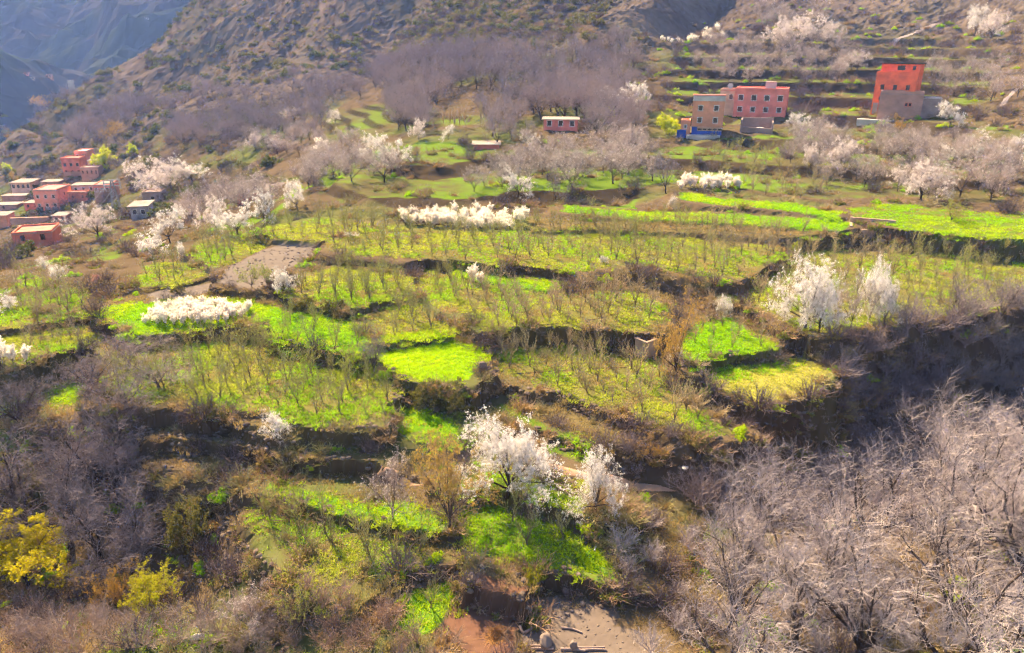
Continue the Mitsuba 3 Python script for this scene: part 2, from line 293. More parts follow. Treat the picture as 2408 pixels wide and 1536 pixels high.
def join(parts):
    v, f, o = [], [], 0
    for a, b in parts:
        v.append(a); f.append(b + o); o += len(a)
    return np.vstack(v), np.vstack(f)
def along(P, t):
    m = P.shape[1]; s = t * (m - 1); i = np.clip(s.astype(int), 0, m - 2); w = (s - i)[:, :, None]
    n = np.arange(len(P))[:, None]
    return P[n, i] * (1 - w) + P[n, i + 1] * w, P[n, i + 1] - P[n, i]
def grow(r, P, R, k, tmin=.3, ratio=.6, ang=(35, 65), m=4, up=.25, wig=.15, rr=.5, tip=.25, rmin=.004, taper=.35):
    n = len(P)
    t = tmin + (1 - tmin) * (np.arange(k)[None] + r.random((n, k))) / k
    o, d = along(P, t); d = d / (np.linalg.norm(d, axis=2, keepdims=True) + 1e-9)
    L = np.linalg.norm(np.diff(P, axis=1), axis=2).sum(1)[:, None] * ratio * (1 - taper * (t - tmin) / (1.001 - tmin)) * (.65 + .7 * r.random((n, k)))
    az = np.arange(k)[None] * 2.4 + r.random((n, 1)) * 6.28 + r.normal(0, .5, (n, k))
    ref = np.where(np.abs(d[..., 2:]) < .9, [0, 0, 1.], [1., 0, 0])
    a = np.cross(d, ref); a /= np.linalg.norm(a, axis=2, keepdims=True) + 1e-9
    b = np.cross(d, a)
    th = np.radians(ang[0] + (ang[1] - ang[0]) * r.random((n, k)))[..., None]
    dr_ = d * np.cos(th) + (a * np.cos(az)[..., None] + b * np.sin(az)[..., None]) * np.sin(th)
    o, dr_, L = o.reshape(-1, 3), dr_.reshape(-1, 3), L.reshape(-1)
    mR = R.shape[1]; ri = np.clip(np.rint(t * (mR - 1)).astype(int), 0, mR - 1)
    r0 = np.maximum((R[np.arange(n)[:, None], ri] * rr).reshape(-1), rmin)
    pts, p, dd = [o], o, dr_
    for s in range(m - 1):
        dd = dd + np.array([0, 0, up]) / (m - 1) + r.normal(0, wig, dd.shape)
        dd /= np.linalg.norm(dd, axis=1, keepdims=True)
        p = p + dd * (L / (m - 1))[:, None]; pts.append(p)
    return np.stack(pts, 1), r0[:, None] * np.linspace(1, tip, m)[None]
def stem(r, h, r0, m=6, lean=.08, wig=.03, tip=.5):
    z = np.linspace(0, h, m); p = np.zeros((1, m, 3)); p[0, :, 2] = z
    p[0, :, :2] = np.cumsum(r.normal(0, wig * h / m * 2, (m, 2)), 0) + np.outer(z, r.normal(0, lean, 2))
    p[0, 0, :2] = 0
    R = r0 * np.linspace(1, tip, m)[None]; R[0, 0] *= 1.35
    return p, R
def clusters(r, pos, size, flat=.0):
    """small crossed pairs of petals or leaves"""
    n = len(pos)
    a = r.normal(size=(n, 3)); a /= np.linalg.norm(a, axis=1, keepdims=True)
    b = np.cross(a, r.normal(size=(n, 3))); b /= np.linalg.norm(b, axis=1, keepdims=True)
    c = np.cross(a, b); s = (size * (.6 + .8 * r.random(n)))[:, None]
    v = np.stack([pos - a * s, pos + b * s * .8 + a * s * .2, pos + a * s * .9 - b * s * .6, pos - b * s * .7 + c * s * .7, pos + c * s, pos + a * s * .5 - c * s * .8], 1).reshape(-1, 3)
    return v, np.arange(6 * n).reshape(-1, 3)
def on_twigs(r, P, n, spread, tmin=.2):
    P = P[0] if isinstance(P, tuple) else P
    i = r.integers(0, len(P), n); t = tmin + (1 - tmin) * r.random((n, 1))
    return along(P[i], t)[0][:, 0] + r.normal(0, spread, (n, 3))

def noisy(c1, c2, s=.12, k=.0):
    def fn(p, n, uv):
        t = mikit.smoothstep(.3, .7, mikit.noise(p.x * s + k, p.y * s, 3.1))
        return mikit.mix(c1, c2, t) * (.75 + .5 * mikit.noise(p.x * 5, p.y * 5, p.z * 5))
    return mikit.proc(fn)
def bark(key, c1, c2, s=.12):
    scene[key] = {'type': 'twosided', 'bsdf': {'type': 'diffuse', 'reflectance': noisy(c1, c2, s)}}
def leaf(key, c1, c2, s=.12, trans=.9, rough=.6):
    scene[key] = {'type': 'principledthin', 'base_color': noisy(c1, c2, s), 'roughness': rough, 'diff_trans': trans, 'spec_trans': 0.0}
bark('trunk_bark', (.050, .036, .030), (.085, .066, .055))
bark('shrub_twig', (.38, .30, .26), (.36, .25, .19), .3)
bark('walnut_twig', (.30, .25, .26), (.37, .30, .29), .05)
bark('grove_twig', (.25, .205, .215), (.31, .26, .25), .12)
bark('pale_twig', (.34, .27, .245), (.42, .33, .30), .05)
bark('near_twig', (.395, .34, .345), (.49, .425, .42), .2)
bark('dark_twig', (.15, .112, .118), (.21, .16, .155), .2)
bark('sapling_twig', (.52, .40, .25), (.42, .38, .16), .08)
bark('brown_twig', (.40, .25, .155), (.46, .34, .22), .15)
bark('sapling_bark', (.16, .12, .085), (.20, .15, .10), .3)
leaf('white_petal', (.80, .785, .775), (.73, .715, .705))
leaf('cream_petal', (.90, .87, .80), (.90, .85, .80))
leaf('pink_petal', (.75, .69, .68), (.71, .66, .65), .05)
leaf('rose_petal', (.66, .30, .30), (.6, .3, .3))
leaf('lime_leaf', (.68, .72, .02), (.56, .64, .03))
leaf('gold_leaf', (.56, .50, .015), (.44, .46, .02))
leaf('ochre_leaf', (.52, .33, .05), (.46, .33, .08))
leaf('bud_leaf', (.36, .40, .08), (.30, .36, .06), .1)
leaf('bush_leaf', (.10, .12, .025), (.16, .155, .04), .06)
leaf('scrub_leaf', (.22, .25, .04), (.36, .24, .09), .15)
leaf('grass_blade', (.34, .58, .008), (.46, .60, .012), .25)
leaf('orchard_blade', (.35, .55, .022), (.48, .54, .06), .3)
leaf('vivid_blade', (.54, .70, .004), (.48, .66, .004), .3)
leaf('pale_blade', (.54, .55, .09), (.50, .50, .09), .3)
leaf('dry_blade', (.42, .31, .14), (.34, .27, .11), .2)

PROTO = {}
def size_of(parts):
    v = np.vstack([m[0] for m, _ in parts.values()]); return float(np.percentile(v[:, 2], 99.7)), float(np.percentile(np.hypot(v[:, 0], v[:, 1]), 88))
def proto(name, **parts):
    """parts: name = (mesh, material)"""
    PROTO[name] = size_of(parts)
    scene[name] = {'type': 'shapegroup', **{k: mikit.ply(m, b) for k, (m, b) in parts.items()}}
def bare_tree(seed, H, th, r0, lim, br, sub, tw, spread=(30, 60), up=.3, sides=6, tr=.012, m=(6, 4, 3, 3), dark=False):
    r = np.random.default_rng(seed)
    a = stem(r, H * th, r0, m=5, tip=.7)
    l1 = grow(r, *a, lim, tmin=.55, ratio=(1 - th) / th * .78, ang=spread, m=m[0], up=up, wig=.13, rr=.62, tip=.3, taper=.15)
    l2 = grow(r, *l1, br, tmin=.25, ratio=.55, ang=(30, 65), m=m[1], up=.25, wig=.16, rr=.55, rmin=tr * 1.6)
    l3 = grow(r, *l2, sub, tmin=.2, ratio=.55, ang=(30, 70), m=m[2], up=.2, wig=.2, rr=.5, rmin=tr * 1.1)
    l4 = grow(r, *l3, tw, tmin=.15, ratio=.65, ang=(25, 70), m=m[3], up=.2, wig=.22, rr=.5, rmin=tr * .8)
    trunk = join([tubes(*a, sides + 2), tubes(*l1, sides)] + ([tubes(*l2, 4)] if dark else []))
    crown = join(([] if dark else [tubes(*l2, 4)]) + [tubes(*l3, 3), tubes(*l4, 3)])
    return r, trunk, crown, l3, l4

GROUPS_TR = {}
for i in range(3):   # grove trees seen from afar
    _, t, c, _, _ = bare_tree(100 + i, 8.0, .2, .18, 6, 6, 6, 6, tr=.022, m=(4, 3, 2, 2), spread=(15, 60), up=.15)
    proto(f'walnut_shape_{i}', trunk=(t, 'trunk_bark'), crown=(c, 'walnut_twig'))
for i in range(3):   # the same nearer
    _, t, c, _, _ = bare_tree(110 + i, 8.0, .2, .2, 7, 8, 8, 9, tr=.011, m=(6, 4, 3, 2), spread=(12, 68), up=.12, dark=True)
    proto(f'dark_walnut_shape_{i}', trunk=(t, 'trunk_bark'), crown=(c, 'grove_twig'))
for i in range(4):   # big ones close by
    _, t, c, _, _ = bare_tree(120 + i, 9.0, .24, .24, 7, 8, 8, 7, tr=.010, m=(8, 5, 3, 2), spread=(10, 52), up=.45, dark=True)
    proto(f'near_walnut_shape_{i}', trunk=(t, 'trunk_bark'), crown=(c, 'near_twig'))
for i in range(3):   # pale trees
    r, t, c, l3, l4 = bare_tree(130 + i, 6.0, .2, .12, 6, 6, 6, 6, tr=.017, m=(4, 3, 3, 2), spread=(15, 65), up=.15)
    b = clusters(r, on_twigs(r, l4, 900, .06), .055)
    proto(f'pale_tree_shape_{i}', trunk=(t, 'trunk_bark'), crown=(c, 'pale_twig'), blossom=(b, 'pink_petal'))
for i in range(3):   # blossom trees, near
    r, t, c, l3, l4 = bare_tree(143 + i, 5.5, .2, .13, 11, 7, 6, 4, tr=.008, spread=(8, 82), up=.06, m=(6, 4, 3, 3))
    b = clusters(r, np.vstack([on_twigs(r, l4, 15000, .045), on_twigs(r, l3, 2500, .04)]), .045)
    proto(f'blossom_shape_{i}', trunk=(t, 'trunk_bark'), crown=(c, 'pale_twig'), blossom=(b, 'white_petal'))
for i in range(3):   # blossom trees, far
    r, t, c, l3, l4 = bare_tree(150 + i, 6.0, .2, .14, 7, 6, 5, 4, tr=.014, spread=(12, 75), up=.1, m=(4, 3, 2, 2))
    b = clusters(r, np.vstack([on_twigs(r, l4, 2600, .07), on_twigs(r, l3, 900, .08)]), .085)
    proto(f'far_blossom_shape_{i}', trunk=(t, 'trunk_bark'), crown=(c, 'pale_twig'), blossom=(b, 'white_petal' if i < 2 else 'pink_petal'))
def rod_bush(seed, n, H, r0, k, k2, fan=(4, 22), tr=.006):
    """upright rods out of one foot"""
    r = np.random.default_rng(seed)
    a = stem(r, H * .16, r0, m=3, tip=.8)
    l1 = grow(r, *a, n, tmin=.3, ratio=4.6, ang=fan, m=5, up=.25, wig=.07, rr=.5, taper=.1)
    l2 = grow(r, *l1, k, tmin=.25, ratio=.42, ang=(18, 45), m=3, up=.4, wig=.12, rr=.55, rmin=tr)
    l3 = grow(r, *l2, k2, tmin=.3, ratio=.5, ang=(20, 50), m=2, up=.3, wig=.1, rr=.6, rmin=tr * .8)
    return r, join([tubes(*a, 5), tubes(*l1, 4)]), join([tubes(*l2, 3), tubes(*l3, 3)]), l1, l2, l3
for i in range(3):
    r, t, c, l1, l2, l3 = rod_bush(160 + i, 7, 2.1, .05, 6, 2)
    b = clusters(r, np.vstack([on_twigs(r, l1, 450, .03), on_twigs(r, l2, 1200, .035), on_twigs(r, l3, 900, .04)]), .05)
    proto(f'blossom_sapling_shape_{i}', trunk=(t, 'trunk_bark'), blossom=(join([b]), 'cream_petal'), crown=(c, 'pale_twig'))
for i in range(6):   # young orchard trees, two of them in bud
    r, t, c, l1, l2, l3 = rod_bush(170 + i, 6, 2.4, .045, 8, 2, fan=(8, 34), tr=.013)
    extra = dict(buds=(clusters(r, on_twigs(r, l3, 260, .03), .03), 'bud_leaf')) if i in (1, 3, 4) else {}
    proto(f'sapling_shape_{i}', trunk=(t, 'sapling_bark'), crown=(c, 'sapling_twig'), **extra)
def leafy(seed, name, mat, H=5.0, th=.16, n=9000, size=.07, twig='brown_twig', spread=(8, 60), up=.2):
    r, t, c, l3, l4 = bare_tree(seed, H, th, .11, 7, 6, 5, 5, tr=.01, spread=spread, up=up, m=(5, 3, 3, 2))
    b = clusters(r, np.vstack([on_twigs(r, l4, int(n * .75), size), on_twigs(r, l3, n // 4, size)]), size)
    proto(name, trunk=(t, 'trunk_bark'), crown=(c, twig), leaves=(b, mat))
leafy(180, 'gold_tree_shape', 'gold_leaf'); leafy(181, 'gold_tree_shape_1', 'gold_leaf', size=.05)
leafy(182, 'lime_tree_shape', 'lime_leaf', n=9000, size=.10)
leafy(183, 'ochre_tree_shape', 'ochre_leaf', n=4200, size=.05); leafy(184, 'ochre_tree_shape_1', 'ochre_leaf', n=2600, size=.05)
leafy(185, 'bud_tree_shape', 'bud_leaf', n=3600, size=.05)
leafy(186, 'bush_tree_shape', 'bush_leaf', H=3, th=.08, n=6000, size=.06, spread=(25, 75), up=.2)
leafy(187, 'rose_tree_shape', 'rose_petal', n=2000, size=.05)
def mound(seed, n, size, rad, h, mat, twigs=40, twig='brown_twig', tl=.7):
    r = np.random.default_rng(seed)
    lob = r.normal(0, .45, (7, 3)) * [rad, rad, h * .5]; lob[:, 2] = np.abs(lob[:, 2])
    i = r.integers(0, 7, n); d = r.normal(size=(n, 3)); d /= np.linalg.norm(d, axis=1, keepdims=True)
    p = lob[i] + d * (np.cbrt(r.random((n, 1))) * .55 * np.array([rad, rad, h * .75])); p[:, 2] = np.abs(p[:, 2])
    az, el = r.random(twigs) * 6.28, r.random(twigs) * 1.2 + .2
    o = np.stack([np.cos(az), np.sin(az), az * 0], 1) * r.random((twigs, 1)) * rad * .7
    e = o + np.stack([np.cos(az) * np.cos(el), np.sin(az) * np.cos(el), np.sin(el)], 1) * (tl * (.6 + .8 * r.random((twigs, 1)))) + r.normal(0, .08, (twigs, 3))
    twigs = twigs // 2; o, e = o[:twigs], e[:twigs]
    P = np.stack([o, (o + e) / 2 + r.normal(0, .06, (twigs, 3)), e], 1); RR = np.tile([.022, .016, .009], (twigs, 1))
    tw = [tubes(P, RR, 3)]
    l2 = grow(r, P, RR, 4, ratio=.6, m=2, rmin=.011); tw.append(tubes(*l2, 3))
    return clusters(r, p, size), join(tw)
for i in range(2):
    a, b = mound(200 + i, 420, .16, 1.1, 1.3, None, 30); proto(f'hill_bush_shape_{i}', foliage=(a, 'bush_leaf'), twigs=(b, 'brown_twig'))
def scrub(name, seed, mat, n, twigs, twig, tl=.8, size=.085):
    a, b = mound(seed, n, size, .6, .6, None, twigs, twig, tl)
    proto(name, twigs=(b, twig), **({'foliage': (a, mat)} if n else {}))
scrub('scrub_shape_0', 210, 'scrub_leaf', 260, 60, 'brown_twig'); scrub('scrub_shape_1', 211, 'dry_blade', 220, 80, 'sapling_twig')
scrub('scrub_shape_2', 212, 'scrub_leaf', 60, 110, 'dark_twig', 1.0); scrub('scrub_shape_3', 213, 'grass_blade', 320, 20, 'brown_twig', .5)
_a, _b = mound(216, 70, .08, .45, .5, None, 30, 'brown_twig', .5); proto('bramble_shape_0', twigs=(_b, 'brown_twig'), foliage=(_a, 'scrub_leaf'))
_a, _b = mound(217, 40, .08, .45, .5, None, 36, 'dark_twig', .55); proto('bramble_shape_1', twigs=(_b, 'shrub_twig'), foliage=(_a, 'dry_blade'))
def blades(seed, n, rad, h, w, lean=.35):
    r = np.random.default_rng(seed)
    cl = r.uniform(-rad, rad, (max(4, int(rad * rad * 26)), 2)); o = cl[r.integers(0, len(cl), n)] + r.normal(0, .1, (n, 2)); o = np.column_stack([o, np.full(n, -.02)]); az = r.random(n) * 6.28
    s = np.stack([np.cos(az), np.sin(az), az * 0], 1) * w * .5
    hh = h * (.5 + .8 * r.random(n))[:, None]
    tip = o + np.column_stack([r.normal(0, lean, (n, 2)) * hh, hh])
    return np.stack([o - s, o + s, tip], 1).reshape(-1, 3), np.arange(3 * n).reshape(-1, 3)
for i in range(2):
    proto(f'grass_shape_{i}', blades=(blades(220 + i, 150, .8, .20, .06, .9), 'grass_blade'))
    proto(f'orchard_grass_shape_{i}', blades=(blades(234 + i, 150, .8, .20, .06, .9), 'orchard_blade'))
    proto(f'vivid_grass_shape_{i}', blades=(blades(224 + i, 170, .8, .20, .06, .9), 'vivid_blade'))
proto('pale_grass_shape', blades=(blades(230, 150, .8, .10, .06, 1.2), 'pale_blade'))
proto('dry_grass_shape', blades=(blades(231, 150, .8, .26, .035, .5), 'dry_blade'))

COUNT = {}
def key_for(name):
    n = COUNT.get(name, 0); COUNT[name] = n + 1
    return name if n == 0 else f'{name}_{n:03d}'
def inst(key, shape, loc, s, rz):
    s = np.broadcast_to(np.asarray(s, float), 3)
    scene[key] = {'type': 'instance', 'group': {'type': 'ref', 'id': shape},
                  'to_world': T().translate(np.asarray(loc, float).tolist()).rotate([0, 0, 1], math.degrees(rz)).scale(s.tolist())}
def plant(name, shape, loc, s, rz, label=None, cat='tree', group=None):
    k = key_for(name); inst(k, shape, loc, s, rz)
    labels[k] = {'label': label, 'category': cat}
    if group: labels[k]['group'] = group
    return k
def stuff(name, shape, loc, s, rz):
    n = COUNT.get(name, 0) + 1; COUNT[name] = n
    inst(f'{name}__{n:03d}', shape, loc, s, rz)
def top_height(loc, py):
    """how tall a thing at loc is whose top is seen at height py"""
    d = ray(1204, py); return CAM[2] + d[2] / d[1] * loc[1] - loc[2]
for nm, sd, mat in (('brown_shrub_shape', 240, 'shrub_twig'), ('dark_shrub_shape', 241, 'grove_twig'), ('grey_shrub_shape', 242, 'near_twig')):
    r, t, c, *_ = rod_bush(sd, 16, 2.4, .05, 9, 4, fan=(5, 50), tr=.010); proto(nm, stems=(t, mat), twigs=(c, mat))
_r, _t, _c, *_ = rod_bush(250, 16, 8., .16, 8, 3, fan=(.5, 2.5), tr=.03); proto('poplar_shape', trunk=(_t, 'sapling_twig'), crown=(_c, 'sapling_twig'))

_m = trimesh.creation.icosphere(subdivisions=2); _v = np.array(_m.vertices)
for _i in range(2): proto(f'stone_shape_{_i}', stone=((_v * (.75 + .5 * meshkit.fbm(_v * 1.4 + 9 * _i, 2, _i)[:, None]) * [1.2, .9, .7], np.array(_m.faces)), 'stone_skin'))
bark('stone_skin', (.11, .086, .072), (.18, .145, .12), .8)

# ---------------------------------------------------------------- what grows in the fields
rng = np.random.default_rng(5)
def in_px(n, outline, gap, r):
    """n spots, apart from each other, on the ground inside an outline as seen"""
    poly = Polygon(march(ground, *np.array(outline, float).T)).buffer(0); a, b, c, d = poly.bounds; got = []
    for _ in range(n * 60):
        q = np.array([r.uniform(a, c), r.uniform(b, d)])
        if shapely.contains_xy(poly, *q) and all((q[0] - g[0]) ** 2 + (q[1] - g[1]) ** 2 > gap * gap for g in got): got.append(q)
        if len(got) >= n: break
    g = np.array(got); return np.column_stack([g, ground(g[:, 0], g[:, 1])])
def sample_poly(poly, spacing, jit=.45, angle=0., aspect=1.):
    a, b, c, d = poly.bounds; R = rot(angle); cx, cy = (a + c) / 2, (b + d) / 2; h = math.hypot(c - a, d - b) / 2 + spacing
    u, v = np.meshgrid(np.arange(-h, h, spacing), np.arange(-h, h, spacing * aspect))
    q = np.stack([u.ravel(), v.ravel()], 1) + rng.uniform(-jit, jit, (u.size, 2)) * [spacing, spacing * aspect]
    q = q @ R.T + [cx, cy]
    return q[shapely.contains_xy(poly, q[:, 0], q[:, 1])]
GRASS = {'lush': ('grass_shape_0', 1.0, .9), 'vivid': ('vivid_grass_shape_0', 1.0, .75), 'mid': ('grass_shape_0', .62, 1.), 'orch': ('orchard_grass_shape_0', .58, .95), 'scrub': ('orchard_grass_shape_0', .6, .95),
         'pale': ('pale_grass_shape', 1., .9), 'dry': ('dry_grass_shape', .6, 1.)}
for t in terr:
    if t['cover'] not in GRASS: continue
    shape, cover, sp = GRASS[t['cover']]
    q = sample_poly(t['poly'], sp * (1. if t['poly'].centroid.y < 70 else 1.25))
    keep = (fbm(q[:, 0], q[:, 1], .45, 3, 70) - .5) * 1.6 + .5 < cover + rng.normal(0, .12, len(q))
    z = ground(q[:, 0], q[:, 1])
    for (x, y), zz, kp in zip(q, z, keep):
        if kp: stuff('grass' if t['cover'] != 'pale' else 'stubble', shape if shape[-1] != '0' or rng.random() < .6 else shape[:-1] + '1', (x, y, zz), (1, 1, rng.uniform(.7, 1.5)), rng.random() * 6.28)
        elif rng.random() < .5: stuff('dry_grass', 'dry_grass_shape', (x, y, zz), rng.uniform(.6, 1.1), rng.random() * 6.28)
labels['grass'] = {'label': 'bright green grass growing thickly on the terraced fields', 'category': 'grass', 'kind': 'stuff'}
labels['stubble'] = {'label': 'short yellowed grass covering the pale plot above the dark ravine', 'category': 'grass', 'kind': 'stuff'}

# banks: scrub, brambles and dry grass on the terrace walls and the wild ground
BX, BY = np.meshgrid(np.arange(-62, 76, .8), np.arange(22, 74, .8))
bx, by = (BX + rng.uniform(-.4, .4, BX.shape)).ravel(), (BY + rng.uniform(-.4, .4, BX.shape)).ravel()
bz = ground(bx, by); e = .35
sl = np.hypot(ground(bx + e, by) - ground(bx - e, by), ground(bx, by + e) - ground(bx, by - e)) / (2 * e)
ff = lookup(field, bx, by, -1)
infr = np.abs(bx) < .72 * by + 6
for x, y, z, s, f in zip(bx[infr], by[infr], bz[infr], sl[infr], ff[infr]):
    n = float(fbm(x, y, .1, 3, 80)); u = rng.random()
    if min(PATHS.distance(shapely.Point(x, y)), 9) < 1.1: continue
    pr = .55 if s > .9 else (.2 if f < 0 else ({'scrub': .14, 'dry': .04}.get(terr[f]['cover'], .0)))
    if f >= 0 and terr[f]['name'].startswith(('ledge', 'lane')): continue
    if f < 0 and s < .9 and rng.random() < .6: stuff('dry_grass', 'dry_grass_shape' if n < .55 else 'orchard_grass_shape_1', (x, y, z), rng.uniform(.6, 1.1), rng.random() * 6.28)
    if u > pr: continue
    kind = rng.choice(4, p=[.3, .3, .3, .1] if n < .5 else [.35, .2, .2, .25])
    if kind == 2 and f >= 0 and s < .9: continue
    stuff('bank_scrub', f'scrub_shape_{kind}', (x, y, z - .08), np.array([1, 1, 1]) * rng.uniform(.55, 1.25), rng.random() * 6.28)
for x, y, z, s, f in zip(bx[infr], by[infr], bz[infr], sl[infr], ff[infr]):
    if s > .8 and y < 58:
        for _ in range(rng.integers(2, 8)):
            xx, yy = x + rng.uniform(-.5, .5), y + rng.uniform(-.5, .5); stuff('wall_stones', f'stone_shape_{rng.integers(2)}', (xx, yy, float(ground(xx, yy)) + .02), rng.uniform(.08, .19), rng.random() * 6.28)
for x, y, z in in_px(130, [(1262,1428),(1300,1404),(1445,1424),(1450,1474),(1500,1497),(1500,1560),(1222,1560),(1234,1480)], .12, rng): stuff('wall_stones', f'stone_shape_{rng.integers(2)}', (x, y, z), rng.uniform(.025, .075), rng.random() * 6.28)
for x, y, z in in_px(150, [(490,656),(520,638),(600,596),(667,573),(734,571),(746,589),(705,622),(650,642),(612,682),(560,678)], .3, rng): stuff('wall_stones', f'stone_shape_{rng.integers(2)}', (x, y, z), rng.uniform(.04, .14), rng.random() * 6.28)
labels['wall_stones'] = {'label': 'rough field stones showing in the terrace walls and strewn in the yard', 'category': 'stones', 'kind': 'stuff'}
WX, WY = np.meshgrid(np.arange(-48, 58, .3), np.arange(26, 86, .3)); wx_, wy_ = (WX + rng.uniform(-.15, .15, WX.shape)).ravel(), (WY + rng.uniform(-.15, .15, WX.shape)).ravel()
in_ = np.abs(wx_) < .72 * wy_ + 3; wx_, wy_ = wx_[in_], wy_[in_]; wz_ = ground(wx_, wy_)
ws_ = np.hypot(ground(wx_ + .2, wy_) - ground(wx_ - .2, wy_), ground(wx_, wy_ + .2) - ground(wx_, wy_ - .2)) / .4
for k in np.flatnonzero((ws_ > 1.3) & (rng.random(len(ws_)) < .3) & (shapely.distance(PATHS, shapely.points(wx_, wy_)) > 1.2)):
    if rng.random() < .75 + .5 * (fbm(wx_[k], wy_[k], .15, 2, 81) - .5): stuff('bank_scrub', f'bramble_shape_{rng.integers(2)}', (wx_[k], wy_[k], wz_[k] - .05), np.array([1, 1, .8]) * rng.uniform(.45, 1.), rng.random() * 6.28)
bx, by = rng.uniform(-110, 120, 9000), rng.uniform(74, 150, 9000)
bz = ground(bx, by); sl = np.hypot(ground(bx + e, by) - ground(bx - e, by), ground(bx, by + e) - ground(bx, by - e)) / (2 * e)
ff = lookup(field, bx, by, -1)
for x, y, z, s, f in zip(bx, by, bz, sl, ff):
    if rng.random() > (.35 if s > .8 else (.1 if f < 0 else 0)): continue
    stuff('bank_scrub', f'scrub_shape_{rng.choice(4, p=[.4, .2, .2, .2])}', (x, y, z - .08), np.array([1, 1, 1]) * rng.uniform(.7, 1.5), rng.random() * 6.28)
labels['bank_scrub'] = {'label': 'brown brambles and tangled dry scrub on the terrace banks', 'category': 'scrub', 'kind': 'stuff'}
labels['dry_grass'] = {'label': 'dry straw coloured grass in the bare spots of the fields', 'category': 'grass', 'kind': 'stuff'}

# young orchard trees: the ones seen largest are things, the rest one mass
ROWS = {  # field: (spacing along, between rows, angle, what it is)
 'bigfield': (1.75, 1.15, .1, 'the largest orchard field left of centre'), 'uppergreen': (2.2, 1.1, .2, 'the bright field above the largest orchard'),
 'greyorchard': (1.6, 1.2, .1, 'the small greyish field above the yellow green plot'), 'mid1': (1.7, 1.1, .2, 'the walled field behind the white blossom bed'),
 'mid2': (1.7, 1.15, .15, 'the wide brown field above the stone box'), 'mid3': (1.8, 1.2, .2, 'the green field in front of the stone box'),
 'greenplot': (2.4, 1.2, .3, 'the green plot above the pale yellow plot'), 'orchardright': (2.0, 1.3, .2, 'the right hand field around the tall blossom trees'),
 'longfield': (2.0, 1.3, .15, 'the long field across the middle distance'), 'plot1': (1.7, 1.2, .0, 'the small field beside the bare dirt field'),
 'plot2': (2.0, 1.2, .1, 'the rounded field left of the dirt slope'), 'nearplot': (2.3, 1.3, .5, 'the near plot below the big blossom tree'),
 'lowfield': (1.6, 1.0, .5, 'the scrubby lower field at the front'), 'leftfield': (1.9, 1.2, .1, 'the field at the far left edge'),
 'leftfield2': (1.7, 1.2, .2, 'the dry field above the left edge field'), 'bottomplot': (2.2, 1.0, .4, 'the sunny little plot at the bottom'), 'strip': (3.2, 1.4, .4, 'the narrow bright strip'),
 'back1': (1.9, 1.3, .2, 'the far strip behind the dirt field'), 'back2': (1.9, 1.3, .1, 'the dry strip behind the long field')}
sap = []
for t in terr:
    if t['name'] not in ROWS: continue
    a, asp, ang, where = ROWS[t['name']]
    q = sample_poly(t['poly'].buffer(-.5), a * .86, .13, ang, asp)
    q = q[rng.random(len(q)) < .86]
    sap += [(x, y, where) for x, y in q if PATHS.distance(shapely.Point(x, y)) > 1.3]
sap.sort(key=lambda s: s[1])
near_sap = [s for s in sap if abs(s[0]) < .68 * s[1] + 1]
sx = np.array(near_sap, dtype=object)
sz = ground(sx[:, 0].astype(float), sx[:, 1].astype(float))
for i, ((x, y, where), z) in enumerate(zip(near_sap, sz)):
    k = rng.choice(6, p=[.22, .15, .22, .13, .08, .2]) if 'wide brown' not in where else rng.choice(6, p=[.3, .05, .3, .03, .02, .3])
    s = rng.uniform(.5, 1.25) * np.array([1, 1, rng.uniform(.8, 1.15)])
    if i < 290:
        key_ = plant('young_fruit_tree', f'sapling_shape_{k}', (x, y, z - .04), s, rng.random() * 6.28, f'bare young fruit tree in {where}', 'fruit tree', f'young fruit trees in {where}')
        if k in (1, 3, 4): labels[key_ + '__buds'] = {'kind': 'stuff'}
    else: stuff('orchard_saplings', f'sapling_shape_{k}', (x, y, z - .04), s, rng.random() * 6.28)
labels['orchard_saplings'] = {'label': 'hundreds of slim bare fruit trees filling the farther orchard terraces', 'category': 'fruit trees', 'kind': 'stuff'}

# ---------------------------------------------------------------- single trees: (foot seen, top seen, shape, width factor, label)
def tree_at(name, px, py, top, shape, nominal, wide, label, cat='tree', group=None, sink=.1, y=None):
    loc = at([px], [py])[0]
    if y: loc = np.array([loc[0] * y / loc[1], y, 0]); loc[2] = ground(loc[0], y)
    h = max(top_height(loc, top), .4); zt, rt = PROTO[shape]; hs = wide * .5 * h / rt
    return plant(name, shape, loc - [0, 0, sink], (hs, hs, h / zt), rng.random() * 6.28, label, cat, group)
BLOSSOM = [
 (1192,1168,962,0,1.0,'broad white blossom tree in full flower on the plot at lower centre'), (1400,1206,1052,2,.62,'smaller white blossom tree beside the tan footpath, right of the broad one'),
 (1893,772,598,2,.84,'tall round white blossom tree on the green field above the pale plot'), (1926,786,640,0,.55,'slim blossom tree close against the tall round one on its right'),
 (2046,748,606,1,.5,'narrow blossom tree second to the right of the tall round one'), (2078,764,650,2,.5,'thin leggy blossom tree at the edge of the dark ravine'),
 (668,690,622,0,.75,'leaning cream blossom tree beside the bare dirt field'), (1700,742,694,1,.9,'low white blossom tree on the bank left of the tall round one'),
 (140,658,618,1,1.,'small round white blossom tree at the left edge of the fields'), (106,640,600,2,.7,'little white blossom tree just above the small round one at left'),
 (427,606,566,1,.5,'slim white blossom tree left of the small field beside the dirt'), (1580,492,455,0,.6,'little white blossom tree alone on the far bright strip'),
 (650,1030,960,0,.8,'sparse white blossom tree under the bank of the largest orchard'), (1420,620,598,1,.8,'small white blossom bush on the lip of the long field'),
 (1590,850,795,2,.45,'white blossom shoots beside the ochre tree near the stone box')]
for px, py, top, k, w, lab in BLOSSOM: tree_at('blossom_tree', px, py, top, f'blossom_shape_{k}', 5.5, w, lab)
